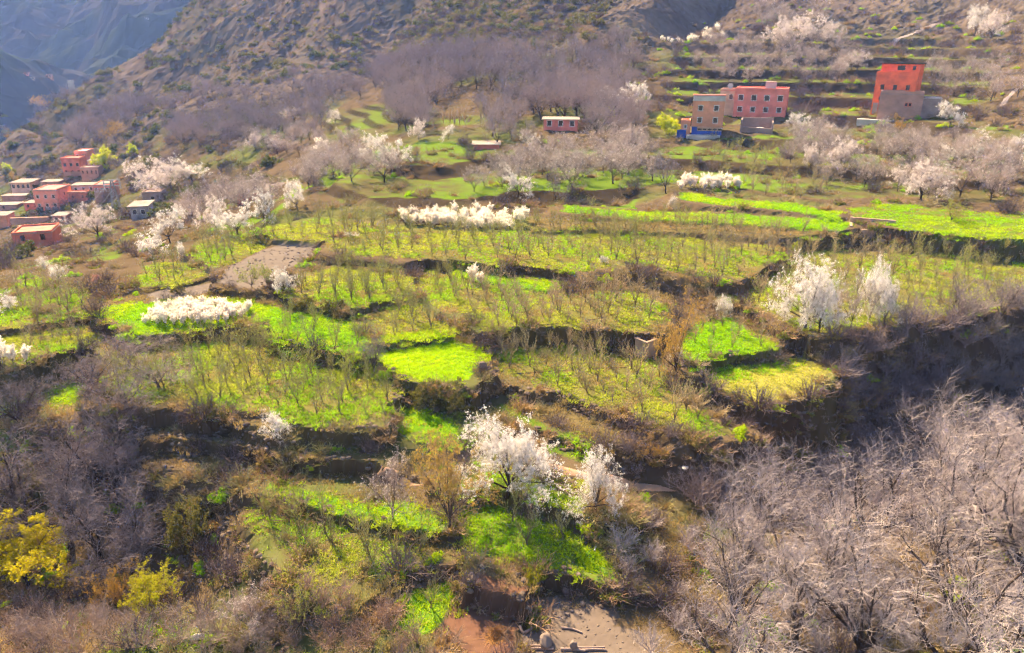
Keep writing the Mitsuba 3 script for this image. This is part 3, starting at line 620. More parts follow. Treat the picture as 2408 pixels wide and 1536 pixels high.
FARB = [
 (400,570,480,0,1.0,'pale blossom tree below the grey house, left of the trunks'), (360,606,528,1,.9,'whitish blossom tree on the slope below the grey house'), (560,552,448,1,.9,'pale blossom tree over the tall dark trunks left of the dirt field'),
 (510,548,455,2,.9,'greyish blossom tree over the tall trunks'), (620,520,450,0,.8,'pale blossom tree right of the tall trunks'), (700,494,416,0,.75,'pale blossom tree below the road end'), (455,520,470,2,.9,'dim blossom tree beside the grey house'),
 (232,562,474,2,1.15,'rounded pale blossom tree below the pylon'), (350,462,366,2,1.2,'left tree of the pale blossom clump above the grey house'), (405,458,372,2,1.2,'middle tree of the pale blossom clump above the grey house'),
 (452,432,356,1,1.1,'right tree of the pale blossom clump above the grey house'), (920,404,308,0,1.2,'round white blossom tree above the middle terraces'), (1218,462,374,1,.75,'upright white blossom tree among the far terraces'),
 (1478,268,192,0,1.25,'large white blossom tree left of the weeping lime tree'), (1425,272,200,2,1.,'thinner blossom tree left of the large white one'), (1310,392,345,1,1.1,'white blossom tree below the white roofed house'),
 (1500,342,308,0,1.5,'wide white blossom tree in front of the blue based house'), (1455,345,312,1,1.3,'white blossom tree left of the wide one before the blue based house'), (1250,346,302,0,1.1,'slanting white blossom tree left of the white roofed house'),
 (985,330,275,2,1.,'pale blossom tree below the dark hillside grove'), (1055,330,290,0,.9,'white blossom tree near the poplars'), (1885,312,262,0,1.3,'bushy white blossom tree right of the pink house'),
 (1935,330,282,2,1.2,'pale blossom tree farther right of the pink house'), (2232,300,236,0,1.1,'bright white blossom tree right of the grey stone house'), (2252,388,300,1,1.3,'large white blossom tree below the grey stone house'),
 (2375,396,312,0,1.2,'white blossom tree at the right edge below the terraces'), (2165,470,372,2,1.35,'big pinkish blossom tree at right, above the bright field'), (2110,450,385,2,1.,'pinkish blossom tree left of the big one'),
 (1975,408,318,2,1.1,'pinkish blossom tree below the orange house'), (1905,400,335,2,1.,'pale pink blossom tree below the grey yard wall'), (1835,115,36,2,1.3,'left tree of the pale blossom clump high on the right'),
 (1890,108,24,2,1.3,'middle tree of the pale blossom clump high on the right'), (1945,105,46,2,1.2,'right tree of the pale blossom clump high on the right'), (2290,85,8,0,1.2,'windswept white blossom tree in the top right corner'),
 (2330,92,20,2,1.2,'pale blossom tree right of the windswept one in the corner'), (2015,168,116,2,1.2,'pale blossom tree behind the orange house'), (830,560,542,0,1.8,'low white blossom bush behind the middle bank'),
 (170,310,285,0,1.,'whitish blossom tree in the shaded grove at left'), (690,285,250,2,1.3,'pale blossom tree at the end of the shaded terraces'), (790,290,255,0,1.2,'white blossom tree beside the sunlit stepped fan'),
 (850,378,350,0,1.3,'low white blossom tree left of the round one'), (600,350,312,2,1.4,'pale blossom tree above the road'), (650,352,318,2,1.3,'pale blossom tree above the road end'), (20,728,678,1,1.,'cream blossom tree at the left edge of the photo')]
for px, py, top, k, w, lab in FARB: tree_at('blossom_tree', px, py, top, f'far_blossom_shape_{k}', 6., w, lab)
BEDS = [(80,.5,.5,[(330,766),(380,738),(440,722),(520,722),(600,730),(585,746),(520,762),(420,768)],'flowering sapling in the dense white bed of the left terrace','white blossom bed on the left terrace'),
 (100,.55,.68,[(945,533),(950,512),(1040,506),(1160,508),(1240,514),(1235,532),(1130,541),(1040,535)],'flowering sapling in the long cream hedge across the middle terraces','cream blossom hedge in the middle'),
 (26,.7,.8,[(1590,446),(1600,436),(1680,436),(1745,440),(1735,448),(1660,450)],'flowering sapling in the cream clump on the right terraces','cream blossom clump on the right'),
 (26,1.2,1.0,[(1550,106),(1560,98),(1640,92),(1715,84),(1715,90),(1620,106)],'flowering sapling in the cream row high on the right slope','cream blossom row on the upper slope'),
 (4,.7,.8,[(1094,668),(1110,660),(1142,664),(1140,674)],'flowering sapling on the thin strip behind the wide brown field','cream saplings on the thin strip'),
 (3,1.2,1.6,[(735,374),(745,366),(762,366),(762,376)],'tall cream flowering sapling above the road','cream saplings above the road'),
 (8,.9,.8,[(-20,868),(20,852),(70,856),(60,876)],'cream flowering bush by the dark grove at the left edge','cream bushes by the dark grove')]
for n, gap, h, o, lab, grp in BEDS:
    for x, y, z in in_px(n, o, gap, rng): s = h * rng.uniform(.8, 1.25); plant('blossom_sapling', f'blossom_sapling_shape_{rng.integers(3)}', (x, y, z - .05), (s * 1.2, s * 1.2, s), rng.random() * 6.28, lab, 'fruit tree', grp)
GROVES = [  # (name, shape, variants, count, gap, height range, outline, label, group)
 ('grove_tree','walnut_shape',3,135,3.6,(6,9.5),[(870,215),(900,165),(1060,140),(1200,135),(1400,125),(1490,118),(1500,160),(1420,215),(1300,230),(1150,225),(1060,240),(930,235)],'leafless grey tree in the long grove at the foot of the mountain','grey trees in the grove below the mountain'),
 ('grove_tree','walnut_shape',3,34,3.4,(6,9),[(935,305),(930,240),(1020,225),(1030,250),(1020,290),(990,315)],'leafless grey tree in the dark stand left of the poplars','grey trees left of the poplars'),
 ('grove_tree','walnut_shape',3,40,3.4,(6,9),[(1250,285),(1240,240),(1330,220),(1480,215),(1460,270),(1380,290)],'leafless grey tree on the slope above the white roofed house','grey trees above the white roofed house'),
 ('grove_tree','walnut_shape',3,48,3.8,(6,9),[(160,345),(180,290),(320,235),(340,260),(300,300),(230,350)],'leafless mauve tree in the shaded grove on the left spur','mauve trees on the left spur'),
 ('grove_tree','walnut_shape',3,24,4.,(6,9),[(65,300),(90,265),(160,245),(150,280),(100,310)],'leafless mauve tree at the outer edge of the left spur','mauve trees at the edge of the left spur'),
 ('grove_tree','walnut_shape',3,60,3.6,(5,8.5),[(390,345),(410,285),(520,265),(650,265),(660,320),(560,345),(470,355)],'leafless dark tree in the shaded hollow above the road','dark trees in the shaded hollow'),
 ('grove_tree','walnut_shape',3,44,4.0,(5,8),[(340,250),(480,225),(640,215),(860,200),(860,230),(640,240),(400,262)],'leafless tree in the row along the foot of the slope','row of trees along the foot of the slope'),
 ('pale_tree','pale_tree_shape',3,26,4.5,(5,7.5),[(1640,175),(1660,120),(1800,110),(1990,120),(2040,150),(2030,200),(1860,210),(1700,210)],'pale leafless tree on the slope behind the pink and orange houses','pale trees behind the houses'),
 ('pale_tree','pale_tree_shape',3,12,4.5,(5,7),[(2180,215),(2190,175),(2400,170),(2408,230),(2300,250)],'pale leafless tree on the terraces right of the orange house','pale trees right of the orange house'),
 ('pale_tree','pale_tree_shape',3,12,4.5,(5,7.5),[(1680,70),(1720,40),(1960,30),(1970,60),(1800,80)],'pale leafless tree on the upper slope above the blossom clump','pale trees on the upper slope'),
 ('pale_tree','pale_tree_shape',3,34,3.0,(4,6.5),[(1240,445),(1260,360),(1400,345),(1580,345),(1640,370),(1560,430),(1460,448),(1330,452)],'pale leafless tree among the terraces below the white roofed house','pale trees on the central far terraces'),
 ('pale_tree','pale_tree_shape',3,44,3.0,(4,6.5),[(1850,390),(1880,340),(2050,330),(2200,345),(2408,370),(2440,480),(2250,490),(2080,470),(1960,440)],'pale leafless tree among the terraces below the orange house','pale trees on the right far terraces'),
 ('pale_tree','pale_tree_shape',3,16,3.2,(3.5,6),[(1090,455),(1100,360),(1200,350),(1230,400),(1230,440)],'pale leafless tree on the terraces left of the upright blossom tree','pale trees left of the upright blossom tree'),
 ('pale_tree','pale_tree_shape',3,16,3.5,(4,6),[(700,430),(760,385),(900,395),(980,410),(860,440),(720,460)],'pale leafless tree on the terraces right of the road end','pale trees right of the road'),
 ('pale_tree','pale_tree_shape',3,16,3.5,(4,6),[(560,370),(600,335),(760,330),(860,350),(760,372),(640,378)],'pale leafless tree on the steps above the road','pale trees above the road'),
 ('pale_tree','pale_tree_shape',3,14,3.5,(4,6.5),[(440,500),(480,480),(640,470),(660,500),(560,530),(450,530)],'pale leafless tree below the low red building','pale trees below the low red building'),
 ('bare_bush','sapling_shape',6,60,1.5,(1.8,3),[(1660,420),(1680,345),(1850,350),(1960,400),(1980,460),(1850,470),(1700,450)],'slim brown leafless tree on the far terraces below the tan house','slim brown trees below the tan house'),
 ('bare_bush','sapling_shape',6,40,1.4,(1.6,2.6),[(960,545),(1240,538),(1620,530),(1840,552),(1840,575),(1600,555),(1200,545)],'slim brown leafless tree in the dry strip behind the long field','slim brown trees behind the long field'),
]
KEEP = [(1548,1604,258,322), (1625,1698,228,300), (1725,1842,205,268), (2048,2152,148,222), (2075,2190,222,262), (1278,1360,272,300), (1030,1100,236,304), (1112,1172,328,344)]   # what the trees leave in view
def hides(x, y, z, h):
    dep = y * CP + (CAM[2] - z - h * .6) * SP; u = 1204 + FOC * x / dep; v = 768 + FOC * (y * -SP + (CAM[2] - z - h * .6) * CP) / dep; r = .42 * h * FOC / dep
    return any(a - r < u < b + r and c - r < v < d + r * 1.1 for a, b, c, d in KEEP)
FAR_STUFF = ('mauve trees at the edge of the left spur', 'row of trees along the foot of the slope', 'dark trees in the shaded hollow')
labels['distant_grove'] = {'label': 'mauve leafless woodland in the shaded hollow and along the foot of the far slope', 'category': 'woodland', 'kind': 'stuff'}
for name, shape, nv, n, gap, (h0, h1), o, lab, grp in GROVES:
    nom = {'walnut_shape': 8., 'pale_tree_shape': 6., 'sapling_shape': 2.4}[shape]
    for x, y, z in in_px(n, o, gap, rng):
        h_ = rng.uniform(h0, h1); sh_ = f'{shape}_{rng.integers(nv)}'
        if hides(x, y, z, h_): continue
        zt, rt = PROTO[sh_]; s = h_ / zt; sw = h_ * (.5 if nom > 3 else .33) / rt; plant(name, sh_, (x, y, z - .1), (sw, sw, s), rng.random() * 6.28, lab, 'tree', grp) if grp not in FAR_STUFF else stuff('distant_grove', sh_, (x, y, z - .1), (sw, sw, s), rng.random() * 6.28)
LEAFY = [  # (name, foot, top, shape, nominal height, width, label)
 ('yellow_tree',66,1385,1222,'gold_tree_shape',5.,1.15,'round yellow leaved tree at the lower left edge'), ('yellow_tree',366,1450,1330,'gold_tree_shape_1',5.,.85,'compact golden tree at lower left, right of the rusty one'),
 ('rusty_tree',276,1450,1326,'ochre_tree_shape',5.,.7,'narrow rusty brown tree left of the compact golden tree'), ('budding_tree',1057,1240,1004,'ochre_tree_shape',5.,.62,'tall ochre budding tree left of the broad white blossom tree'),
 ('budding_tree',1590,884,690,'ochre_tree_shape_1',5.,.62,'tall ochre budding tree right of the stone box'), ('budding_tree',1166,806,738,'bud_tree_shape',5.,.9,'light green budding tree in front of the wide brown field'),
 ('green_bush',700,1450,1382,'bud_tree_shape',5.,1.2,'bright green bush at the lower edge left of the soil plots'), ('olive_bush',1530,1084,1018,'ochre_tree_shape_1',5.,.9,'olive yellow bush in the shaded hollow below the stone box field'),
 ('olive_bush',592,676,612,'bud_tree_shape',5.,.9,'left one of two olive green trees on the dirt field'), ('olive_bush',628,674,618,'bud_tree_shape',5.,.8,'right one of two olive green trees on the dirt field'),
 ('olive_bush',822,622,578,'bud_tree_shape',5.,1.3,'greyish olive tree at the left end of the long field'), ('lime_sapling',1250,1398,1334,'gold_tree_shape_1',5.,.5,'yellow green sapling growing beside the soil plots'),
 ('lime_tree',1574,316,264,'lime_tree_shape',5.,1.1,'bright lime tree beside the blue based house'), ('lime_tree',1436,280,234,'lime_tree_shape',5.,.6,'small lime tree in front of the large far blossom tree'),
 ('lime_tree',248,398,344,'lime_tree_shape',5.,.8,'lime tree against the salmon houses at left'), ('lime_tree',316,364,334,'lime_tree_shape',5.,.8,'little lime tree right of the salmon houses'),
 ('rusty_tree',272,332,280,'ochre_tree_shape',5.,1.,'rust coloured tree in the shaded slope above the village'), ('rusty_tree',96,252,222,'ochre_tree_shape',5.,1.1,'rust coloured tree high on the left spur'),
 ('olive_bush',2236,520,468,'bud_tree_shape',5.,1.6,'olive green bush at right above the bright field'), ('olive_bush',2108,318,264,'ochre_tree_shape_1',5.,1.,'olive yellow tree in front of the grey stone house'),
 ('dark_bush',455,1290,1170,'bush_tree_shape',3.,.8,'dark green bush in the shade of the grove at lower left'), ('dark_bush',20,1230,1080,'bush_tree_shape',3.,.9,'dark green bush at the left edge beneath the grove'),
 ('hedge_bush',1010,960,890,'bush_tree_shape',3.,1.1,'left green bush hanging under the bright yellow green plot'), ('hedge_bush',1070,965,896,'bush_tree_shape',3.,1.1,'right green bush hanging under the bright yellow green plot'),
 ('hedge_bush',720,728,696,'bush_tree_shape',3.,1.6,'dark green bush on the bank behind the white blossom bed'), ('hedge_bush',785,732,700,'bush_tree_shape',3.,1.6,'dark green bush right of the one on that bank'),
 ('hedge_bush',500,990,945,'bush_tree_shape',3.,1.4,'green bush at the left front corner of the largest orchard'), ('hedge_bush',420,690,668,'bush_tree_shape',3.,1.4,'dark bush under the rounded field'),
 ('pink_tree',232,668,640,'rose_tree_shape',5.,1.1,'dusty pink flowering tree at left among the orchards'), ('pink_tree',1505,290,266,'rose_tree_shape',5.,1.5,'rose flowering tree left of the bright lime tree'), ('pink_tree',978,562,548,'rose_tree_shape',5.,1.4,'small pink flowering tree behind the long field'),
 ('lime_tree',1862,598,566,'lime_tree_shape',5.,.7,'small lime bush at the upper corner of the right field'), ('olive_bush',1960,130,100,'ochre_tree_shape_1',5.,1.2,'ochre bush on the slope above the orange house'), ('lime_tree',150,265,245,'bud_tree_shape',5.,1.,'greenish tree on the left spur'),
 ('lime_tree',20,405,380,'lime_tree_shape',5.,.8,'lime tree at the left edge above the village'), ('rusty_tree',35,432,400,'ochre_tree_shape',5.,.6,'rust coloured tree behind the cream house'),
]
for name, px, py, top, shape, nom, w, lab in LEAFY: tree_at(name, px, py, top, shape, nom, w, lab, 'bush' if 'bush' in name else 'tree')
BARE = [(880,880,778,'dark_walnut_shape_1',8.,.6,'knotty dark pollard beside the bright yellow green plot'), (925,1222,1066,'pale_tree_shape_0',6.,.72,'pale grey leafless tree on the narrow bright strip'),
 (1565,455,350,'walnut_shape_1',8.,.7,'tall brown leafless tree among the far terraces'), (1305,478,385,'walnut_shape_2',8.,.6,'tall tan leafless tree right of the upright blossom tree'), (383,262,222,'walnut_shape_0',8.,1.,'dark forked tree standing alone below the mountain slope'),
 (198,862,770,'dark_walnut_shape_2',8.,.4,'slim dark tree on the left edge field'), (2350,760,640,'dark_walnut_shape_0',8.,.8,'grey leafless tree at the right edge of the field'), (2240,735,640,'dark_walnut_shape_2',8.,.6,'grey leafless tree near the right ravine edge'),
 (600,1500,1385,'pale_tree_shape_1',6.,.8,'pale branching shrub at the bottom left of centre'), (2000,770,640,'pale_tree_shape_2',6.,.5,'thin leafless tree between the two blossom trees')]
for px, py, top, shape, nom, w, lab in BARE: tree_at('leafless_tree', px, py, top, shape, nom, w, lab)
# dark grove in the gully at left, grey giants on the near slope at right
LEFT = [(-31,50,7.5),(-27,47,7),(-26,50,6.5),(-34,44,8),(-29,41,7.5),(-26.5,43,7.5),(-26,39,6.5),(-35,36,7),(-23.5,38,6),(-37,50,8),(-37,40,8),(-30,54,7),(-34,55,7),(-28.5,44,7)]
ORD = 'first second third fourth fifth sixth seventh eighth ninth tenth eleventh twelfth thirteenth fourteenth fifteenth sixteenth seventeenth eighteenth nineteenth twentieth twenty-first twenty-second twenty-third twenty-fourth twenty-fifth twenty-sixth twenty-seventh twenty-eighth twenty-ninth thirtieth'.split()
def ranks(L): return {(x, y): i for i, (x, y, h) in enumerate(sorted(L, key=lambda t: t[0] / t[1]))}
LEFT_RANK = ranks(LEFT)
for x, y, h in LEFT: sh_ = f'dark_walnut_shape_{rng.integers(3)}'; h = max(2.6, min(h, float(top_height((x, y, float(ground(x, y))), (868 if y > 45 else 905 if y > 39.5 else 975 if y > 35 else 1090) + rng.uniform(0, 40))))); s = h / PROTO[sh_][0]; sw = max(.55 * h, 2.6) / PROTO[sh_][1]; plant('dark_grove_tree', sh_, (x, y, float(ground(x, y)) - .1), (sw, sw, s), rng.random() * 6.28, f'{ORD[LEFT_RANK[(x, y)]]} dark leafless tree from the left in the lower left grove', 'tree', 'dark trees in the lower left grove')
RIGHT = [(10.8,29.5,6.5),(22,30,7.5),(16,27,7),(24,35,8.5),(30,37,9.5),(37,36,10),(36,42,9),(9.6,26,6.5),(11.8,31.5,7.6),(14.5,36.5,7.5),(13.5,28,7.5),(19,25,8),(25,26,9),(31,27,9.5),(17,32,8),(28,33,9.5),(35,33,10),(20.5,36.5,8.5),(27,39.5,9),(33,40,10),(40,40,11),(38,46,9),(32,46,8.5),(44,34,11),(46,47,9)]
RIGHT_RANK = ranks(RIGHT)
for i, (x, y, h) in enumerate(RIGHT): h = min(h, float(top_height((x, y, float(ground(x, y))), np.interp(1204 + x / y * 1500, [1440,1600,1780,1950,2100,2408], [1290,1150,1030,985,905,850]) + rng.uniform(0, 45)))); s = h / PROTO[f'near_walnut_shape_{i % 4}'][0]; plant('grey_giant_tree', f'near_walnut_shape_{i % 4}', (x, y, float(ground(x, y)) - .1), s, rng.random() * 6.28, f'{ORD[RIGHT_RANK[(x, y)]]} big grey leafless tree from the left at lower right', 'tree', 'grey leafless trees filling the lower right')
for n, gap, (h0, h1), o, sh, lab, grp in [
  (46,1.0,(.8,1.6),[(-20,1560),(-20,1440),(200,1430),(380,1470),(520,1490),(520,1560)],'brown','brown leafless shrub at the bottom left edge','shrubs at the bottom left'),
  (30,.9,(.8,1.5),[(540,1560),(540,1440),(660,1420),(900,1450),(1010,1500),(1010,1560)],'brown','reddish brown shrub at the bottom left of the soil plots','shrubs left of the soil plots'),
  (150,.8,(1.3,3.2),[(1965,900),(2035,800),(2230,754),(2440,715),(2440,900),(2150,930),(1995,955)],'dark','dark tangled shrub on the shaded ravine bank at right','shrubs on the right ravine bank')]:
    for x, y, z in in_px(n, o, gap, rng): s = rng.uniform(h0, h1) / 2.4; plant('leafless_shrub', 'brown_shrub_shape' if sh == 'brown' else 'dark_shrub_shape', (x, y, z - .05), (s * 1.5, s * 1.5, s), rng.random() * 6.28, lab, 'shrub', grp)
# poplars
for k, (px, py, top) in enumerate([(1043,300,246),(1058,302,240),(1070,304,238),(1082,302,236),(1094,300,242),(1130,300,230),(1020,312,272),(1068,300,250)]):
    tree_at('poplar', px, py, top, 'poplar_shape', 8., .15, 'tan leafless poplar in the little row below the dark grove', 'tree', 'tan poplars')
# bushes dotted over the mountain
HB = [[(180,200),(430,10),(900,10),(880,180),(640,200),(400,215)], [(900,150),(980,10),(1440,10),(1400,95),(1200,120),(1000,130)]]
bush = np.vstack([in_px(430, HB[0], 3.3, rng), in_px(220, HB[1], 4., rng)])
bush = bush[np.argsort(bush[:, 1])]
for i, (x, y, z) in enumerate(bush):
    s = rng.uniform(.85, 2.3)
    if i < 280: plant('hill_bush', f'hill_bush_shape_{rng.integers(2)}', (x, y, z - .1), (s, s, s * rng.uniform(.8, 1.3)), rng.random() * 6.28, 'dark green bush dotted on the dry mountain slope', 'bush', 'bushes dotted on the mountain slope')
    else: stuff('slope_bushes', f'hill_bush_shape_{rng.integers(2)}', (x, y, z - .1), (s, s, s), rng.random() * 6.28)
labels['slope_bushes'] = {'label': 'farther dark green bushes spread over the upper mountain slope', 'category': 'bushes', 'kind': 'stuff'}

labels['ravine_brush'] = {'label': 'dark purple leafless brush choking the shaded ravine at right', 'category': 'brush', 'kind': 'stuff'}
ravine = RAVINES[0][2].buffer(6.)
for x, y in sample_poly(ravine, 1.25):
    if lookup(dist, np.array([x]), np.array([y]), 9.)[0] < 2.0 or PATHS.distance(shapely.Point(x, y)) < 1.6: continue
    s = rng.uniform(1.2, 2.9) / 2.4; stuff('ravine_brush', 'dark_shrub_shape', (x, y, float(ground(x, y)) - .08), (s * 1.4, s * 1.4, s), rng.random() * 6.28)
for n, o, kinds, (s0, s1), nm in [(800, [(0,260),(400,215),(640,240),(720,340),(640,440),(330,520),(160,540),(0,640)], ('scrub_shape_0', 'scrub_shape_2', 'hill_bush_shape_0', 'scrub_shape_1'), (1.3, 2.6), 'slope_scrub'),
                          (1500, HB[0], ('scrub_shape_0', 'scrub_shape_1', 'scrub_shape_2'), (.8, 1.8), 'slope_scrub'), (1000, HB[1], ('scrub_shape_0', 'scrub_shape_1', 'scrub_shape_2'), (.8, 1.8), 'slope_scrub'),
                          (500, [(1480,100),(1700,10),(2400,10),(2400,280),(1480,300)], ('scrub_shape_0', 'scrub_shape_2', 'scrub_shape_3'), (1.0, 2.0), 'slope_scrub'),
                          (60, [(1400,1268),(1395,1230),(1412,1160),(1475,1165),(1500,1230),(1450,1290)], ('scrub_shape_1', 'scrub_shape_0'), (.6, 1.1), 'ochre_scrub')]:
    for x, y, z in in_px(n, o, .4, rng): stuff(nm, kinds[rng.integers(len(kinds))], (x, y, z - .1), rng.uniform(s0, s1), rng.random() * 6.28)
labels['slope_scrub'] = {'label': 'low dry scrub and thorn tufts speckling the far slopes', 'category': 'scrub', 'kind': 'stuff'}
labels['ochre_scrub'] = {'label': 'ochre dry scrub on the bank left of the bright little plot', 'category': 'scrub', 'kind': 'stuff'}
for px, py, top, w, lab in [(1482,1072,1012,.9,'dark mauve shrub on the left side of the shaded hollow'), (1570,1030,985,.9,'dark mauve shrub under the tip of the stone box field'), (1500,1120,1085,1.2,'dark shrub above the footpath end')]:
    tree_at('leafless_shrub', px, py, top, 'dark_shrub_shape', 2.4, w, lab, 'shrub')

for n, gap, (h0, h1), o, lab, grp in [(26, 3.6, (5, 8), [(1090,330),(1080,280),(1240,235),(1260,300),(1270,345),(1180,350)], 'leafless grey tree on the slope left of the white roofed house', 'grey trees left of the white roofed house'),
                                (24, 3.8, (5, 8), [(640,330),(660,260),(760,235),(770,330)], 'leafless grey tree left of the stepped sunlit fan', 'grey trees left of the sunlit fan'), (20, 3.8, (5, 8), [(1370,330),(1380,285),(1480,275),(1600,330),(1480,345)], 'leafless grey tree right of the white roofed house', 'grey trees right of the white roofed house')]:
    for x, y, z in in_px(n, o, gap, rng):
        h_ = rng.uniform(h0, h1); sh_ = f'walnut_shape_{rng.integers(3)}'
        if hides(x, y, z, h_): continue
        zt, rt = PROTO[sh_]; sw = h_ * .5 / rt; plant('grove_tree', sh_, (x, y, z - .1), (sw, sw, h_ / zt), rng.random() * 6.28, lab, 'tree', grp)

for x, y, z in in_px(70, [(1450,1300),(1600,1180),(1780,1060),(2000,1010),(2408,930),(2440,1560),(1520,1560)], 1.3, rng): s = rng.uniform(.9, 2.2) / 2.4; plant('leafless_shrub', 'grey_shrub_shape', (x, y, z - .05), (s * 1.6, s * 1.6, s), rng.random() * 6.28, 'grey leafless shrub under the big trees at lower right', 'shrub', 'grey undergrowth at lower right')

# ---------------------------------------------------------------- far mountains across the valley
fx, fy = np.arange(-1750, 560, 7.), np.arange(230, 2350, 7.)
FX, FY = np.meshgrid(fx, fy)
def far_z(x, y):
    v = np.abs(x + 330 + .35 * (y - 500))                       # the valley winding away to the left
    z = -52 + 40 * sstep(0, 200, v) + .36 * np.maximum(y - 780, 0) + .24 * np.maximum(v - 120, 0) * (x < -330) 
    r1 = 1 - np.abs(2 * fbm(x * .8 + y * .45, y * .35 - x * .2, .0042, 4, 90) - 1)
    z = z + (r1 - .5) * 190 * sstep(640, 1000, y) + (fbm(x, y, .013, 4, 91) - .5) * 80 * sstep(560, 800, y) + (fbm(x, y, .045, 4, 92) - .5) * 40 * sstep(500, 800, y) + (fbm(x, y, .11, 2, 93) - .5) * 12 * sstep(500, 800, y)
    z = z + 75 * np.exp(-((x + 470 - .3 * (y - 640)) / 60) ** 2 - ((y - 690) / 90) ** 2)
    z = np.where((x > -345) & (y < 640), np.minimum(z, base(x, y) - 14), z)
    return z
FZ = far_z(FX, FY)
fcol = np.array([.048,.043,.046])[None] * (.5 + 1.0 * fbm(FX.ravel(), FY.ravel(), .07, 3, 98)[:, None]) * (.1 + 1.8 * fbm(FX.ravel(), FY.ravel(), .012, 5, 95)[:, None]) + np.array([-.012,.006,-.01])[None] * sstep(.45, .65, fbm(FX.ravel(), FY.ravel(), .02, 3, 96))[:, None]
scene['far_mountains'] = mikit.ply((np.stack([FX.ravel(), FY.ravel(), FZ.ravel()], 1), tri_grid(*FX.shape)), 'ground_material', color=fcol)
labels['far_mountains'] = {'label': 'hazy blue mountains beyond the valley at the upper left', 'kind': 'structure'}
far_i = RegularGridInterpolator((fy, fx), FZ, bounds_error=False, fill_value=-99.)
def far_ground(x, y): return far_i(np.stack(np.broadcast_arrays(y, x), -1))

# ---------------------------------------------------------------- houses
from manifold3d import Manifold
def paint(key, c, k=.34, s=.8):
    def fn(p, n, uv):
        a = mikit.fbm(p.x * s + 7, p.y * s, p.z * s); b = mikit.noise(p.x * 6, p.y * 6, p.z * 6)
        return mi.Color3f(c) * (1 - k + 2 * k * a) * (.94 + .12 * b)
    scene[key] = {'type': 'twosided', 'bsdf': {'type': 'diffuse', 'reflectance': mikit.proc(fn)}}
for key, c in {'salmon_plaster': (.80,.32,.22), 'orange_plaster': (.80,.19,.09), 'pink_plaster': (.74,.25,.20), 'tan_plaster': (.66,.31,.19), 'cream_plaster': (.66,.45,.33), 'grey_block': (.34,.25,.225),
               'stone_wall': (.44,.26,.20), 'red_earth': (.56,.19,.13), 'white_roof': (.52,.49,.46), 'pale_roof': (.33,.285,.26), 'blue_paint': (.045,.10,.42), 'dark_strip': (.02,.02,.024), 'white_frame': (.62,.60,.58),
               'pale_grey': (.36,.36,.38), 'pylon_steel': (.30,.31,.33), 'boulder_stone': (.24,.19,.165), 'log_wood': (.33,.25,.22), 'hay': (.30,.16,.06), 'pipe_white': (.80,.78,.75), 'concrete': (.40,.29,.235), 'path_earth': (.42,.28,.20), 'road_earth': (.34,.285,.27), 'dark_soil': (.075,.058,.04), 'mortar_stone': (.22,.165,.13)}.items(): paint(key, c)
scene['glass_pane'] = {'type': 'principled', 'base_color': {'type': 'rgb', 'value': [.03, .035, .045]}, 'roughness': .15, 'specular': .5}
def bx(x0, x1, y0, y1, z0, z1): return trimesh.creation.box(bounds=[[x0, y0, z0], [x1, y1, z1]])
def soft(m, b=.03):
    return m
def moved(m, loc, rz):
    m = m.copy(); M = np.eye(4); M[:2, :2] = rot(rz); M[:3, 3] = loc; m.apply_transform(M); return m
def put(key, mesh, mat, loc=(0, 0, 0), rz=0., smooth=False):
    k = key; n = 1
    while k in scene: k = f'{key}_{n:03d}'; n += 1
    scene[k] = mikit.ply(moved(mesh, loc, rz) if (rz or np.any(np.asarray(loc) != 0)) else mesh, mat, smooth=smooth); return k
def mf(m): return Manifold.cube([float(x) for x in (m.bounds[1] - m.bounds[0])]).translate([float(x) for x in m.bounds[0]])
def tm(m): a = m.to_mesh(); return trimesh.Trimesh(a.vert_properties[:, :3], a.tri_verts, process=False)
def volume(root, loc, rz, x0, x1, d0, d1, z0, z1, mat, wins=(), side=(), roof='white_roof', rim=.25, frame='white_frame', over=.0, part='wall'):
    """a walled block: front at y=d0 facing -y, holes cut for its windows; wins: (x centre, z of sill, width, height) on the front, side: (y centre, sill, w, h) on the right face"""
    body = mf(bx(x0, x1, d0, d1, z0, z1))
    for (u, s, w, h) in wins: body -= mf(bx(u - w / 2, u + w / 2, d0 - .1, d0 + .28, s, s + h))
    for (u, s, w, h) in side: body -= mf(bx(x1 - .28, x1 + .1, u - w / 2, u + w / 2, s, s + h))
    put(f'{root}__{part}', tm(body), mat, loc, rz)
    for (u, s, w, h) in wins:
        k = put(f'{root}__window', bx(u - w / 2 + .002, u + w / 2 - .002, d0 + .2, d0 + .275, s + .002, s + h - .002), 'glass_pane', loc, rz)
        if frame:
            t = .13; fr = mf(bx(u - w / 2 - t, u + w / 2 + t, d0 - .04, d0 - .002, s - t, s + h + t)) - mf(bx(u - w / 2 + .003, u + w / 2 - .003, d0 - .2, d0 + .2, s + .003, s + h - .003))
            put(f'{k}__frame', tm(fr), frame, loc, rz)
    for (u, s, w, h) in side: put(f'{root}__window', bx(x1 - .275, x1 - .2, u - w / 2 + .002, u + w / 2 - .002, s + .002, s + h - .002), 'glass_pane', loc, rz)
    if roof:
        slab = mf(bx(x0 - over, x1 + over, d0 - over, d1 + over, z1 + .002, z1 + .14))
        put(f'{root}__roof', tm(slab), roof, loc, rz)
        if rim:
            ring = mf(bx(x0 + .004, x1 - .004, d0 + .004, d1 - .004, z1 + .142, z1 + .142 + rim)) - mf(bx(x0 + .24, x1 - .24, d0 + .24, d1 - .24, z1, z1 + 2))
            put(f'{root}__parapet', tm(ring), mat, loc, rz)
def spot(px, py, fn=None):
    w = march(fn or ground, [px], [py])[0]; z = float((fn or ground)(w[0], w[1])); dep = w[1] * CP + (CAM[2] - z) * SP
    return np.array([w[0], w[1], z]), FOC / dep
def name_house(root, label, cat='house'): labels[root] = {'label': label, 'category': cat}
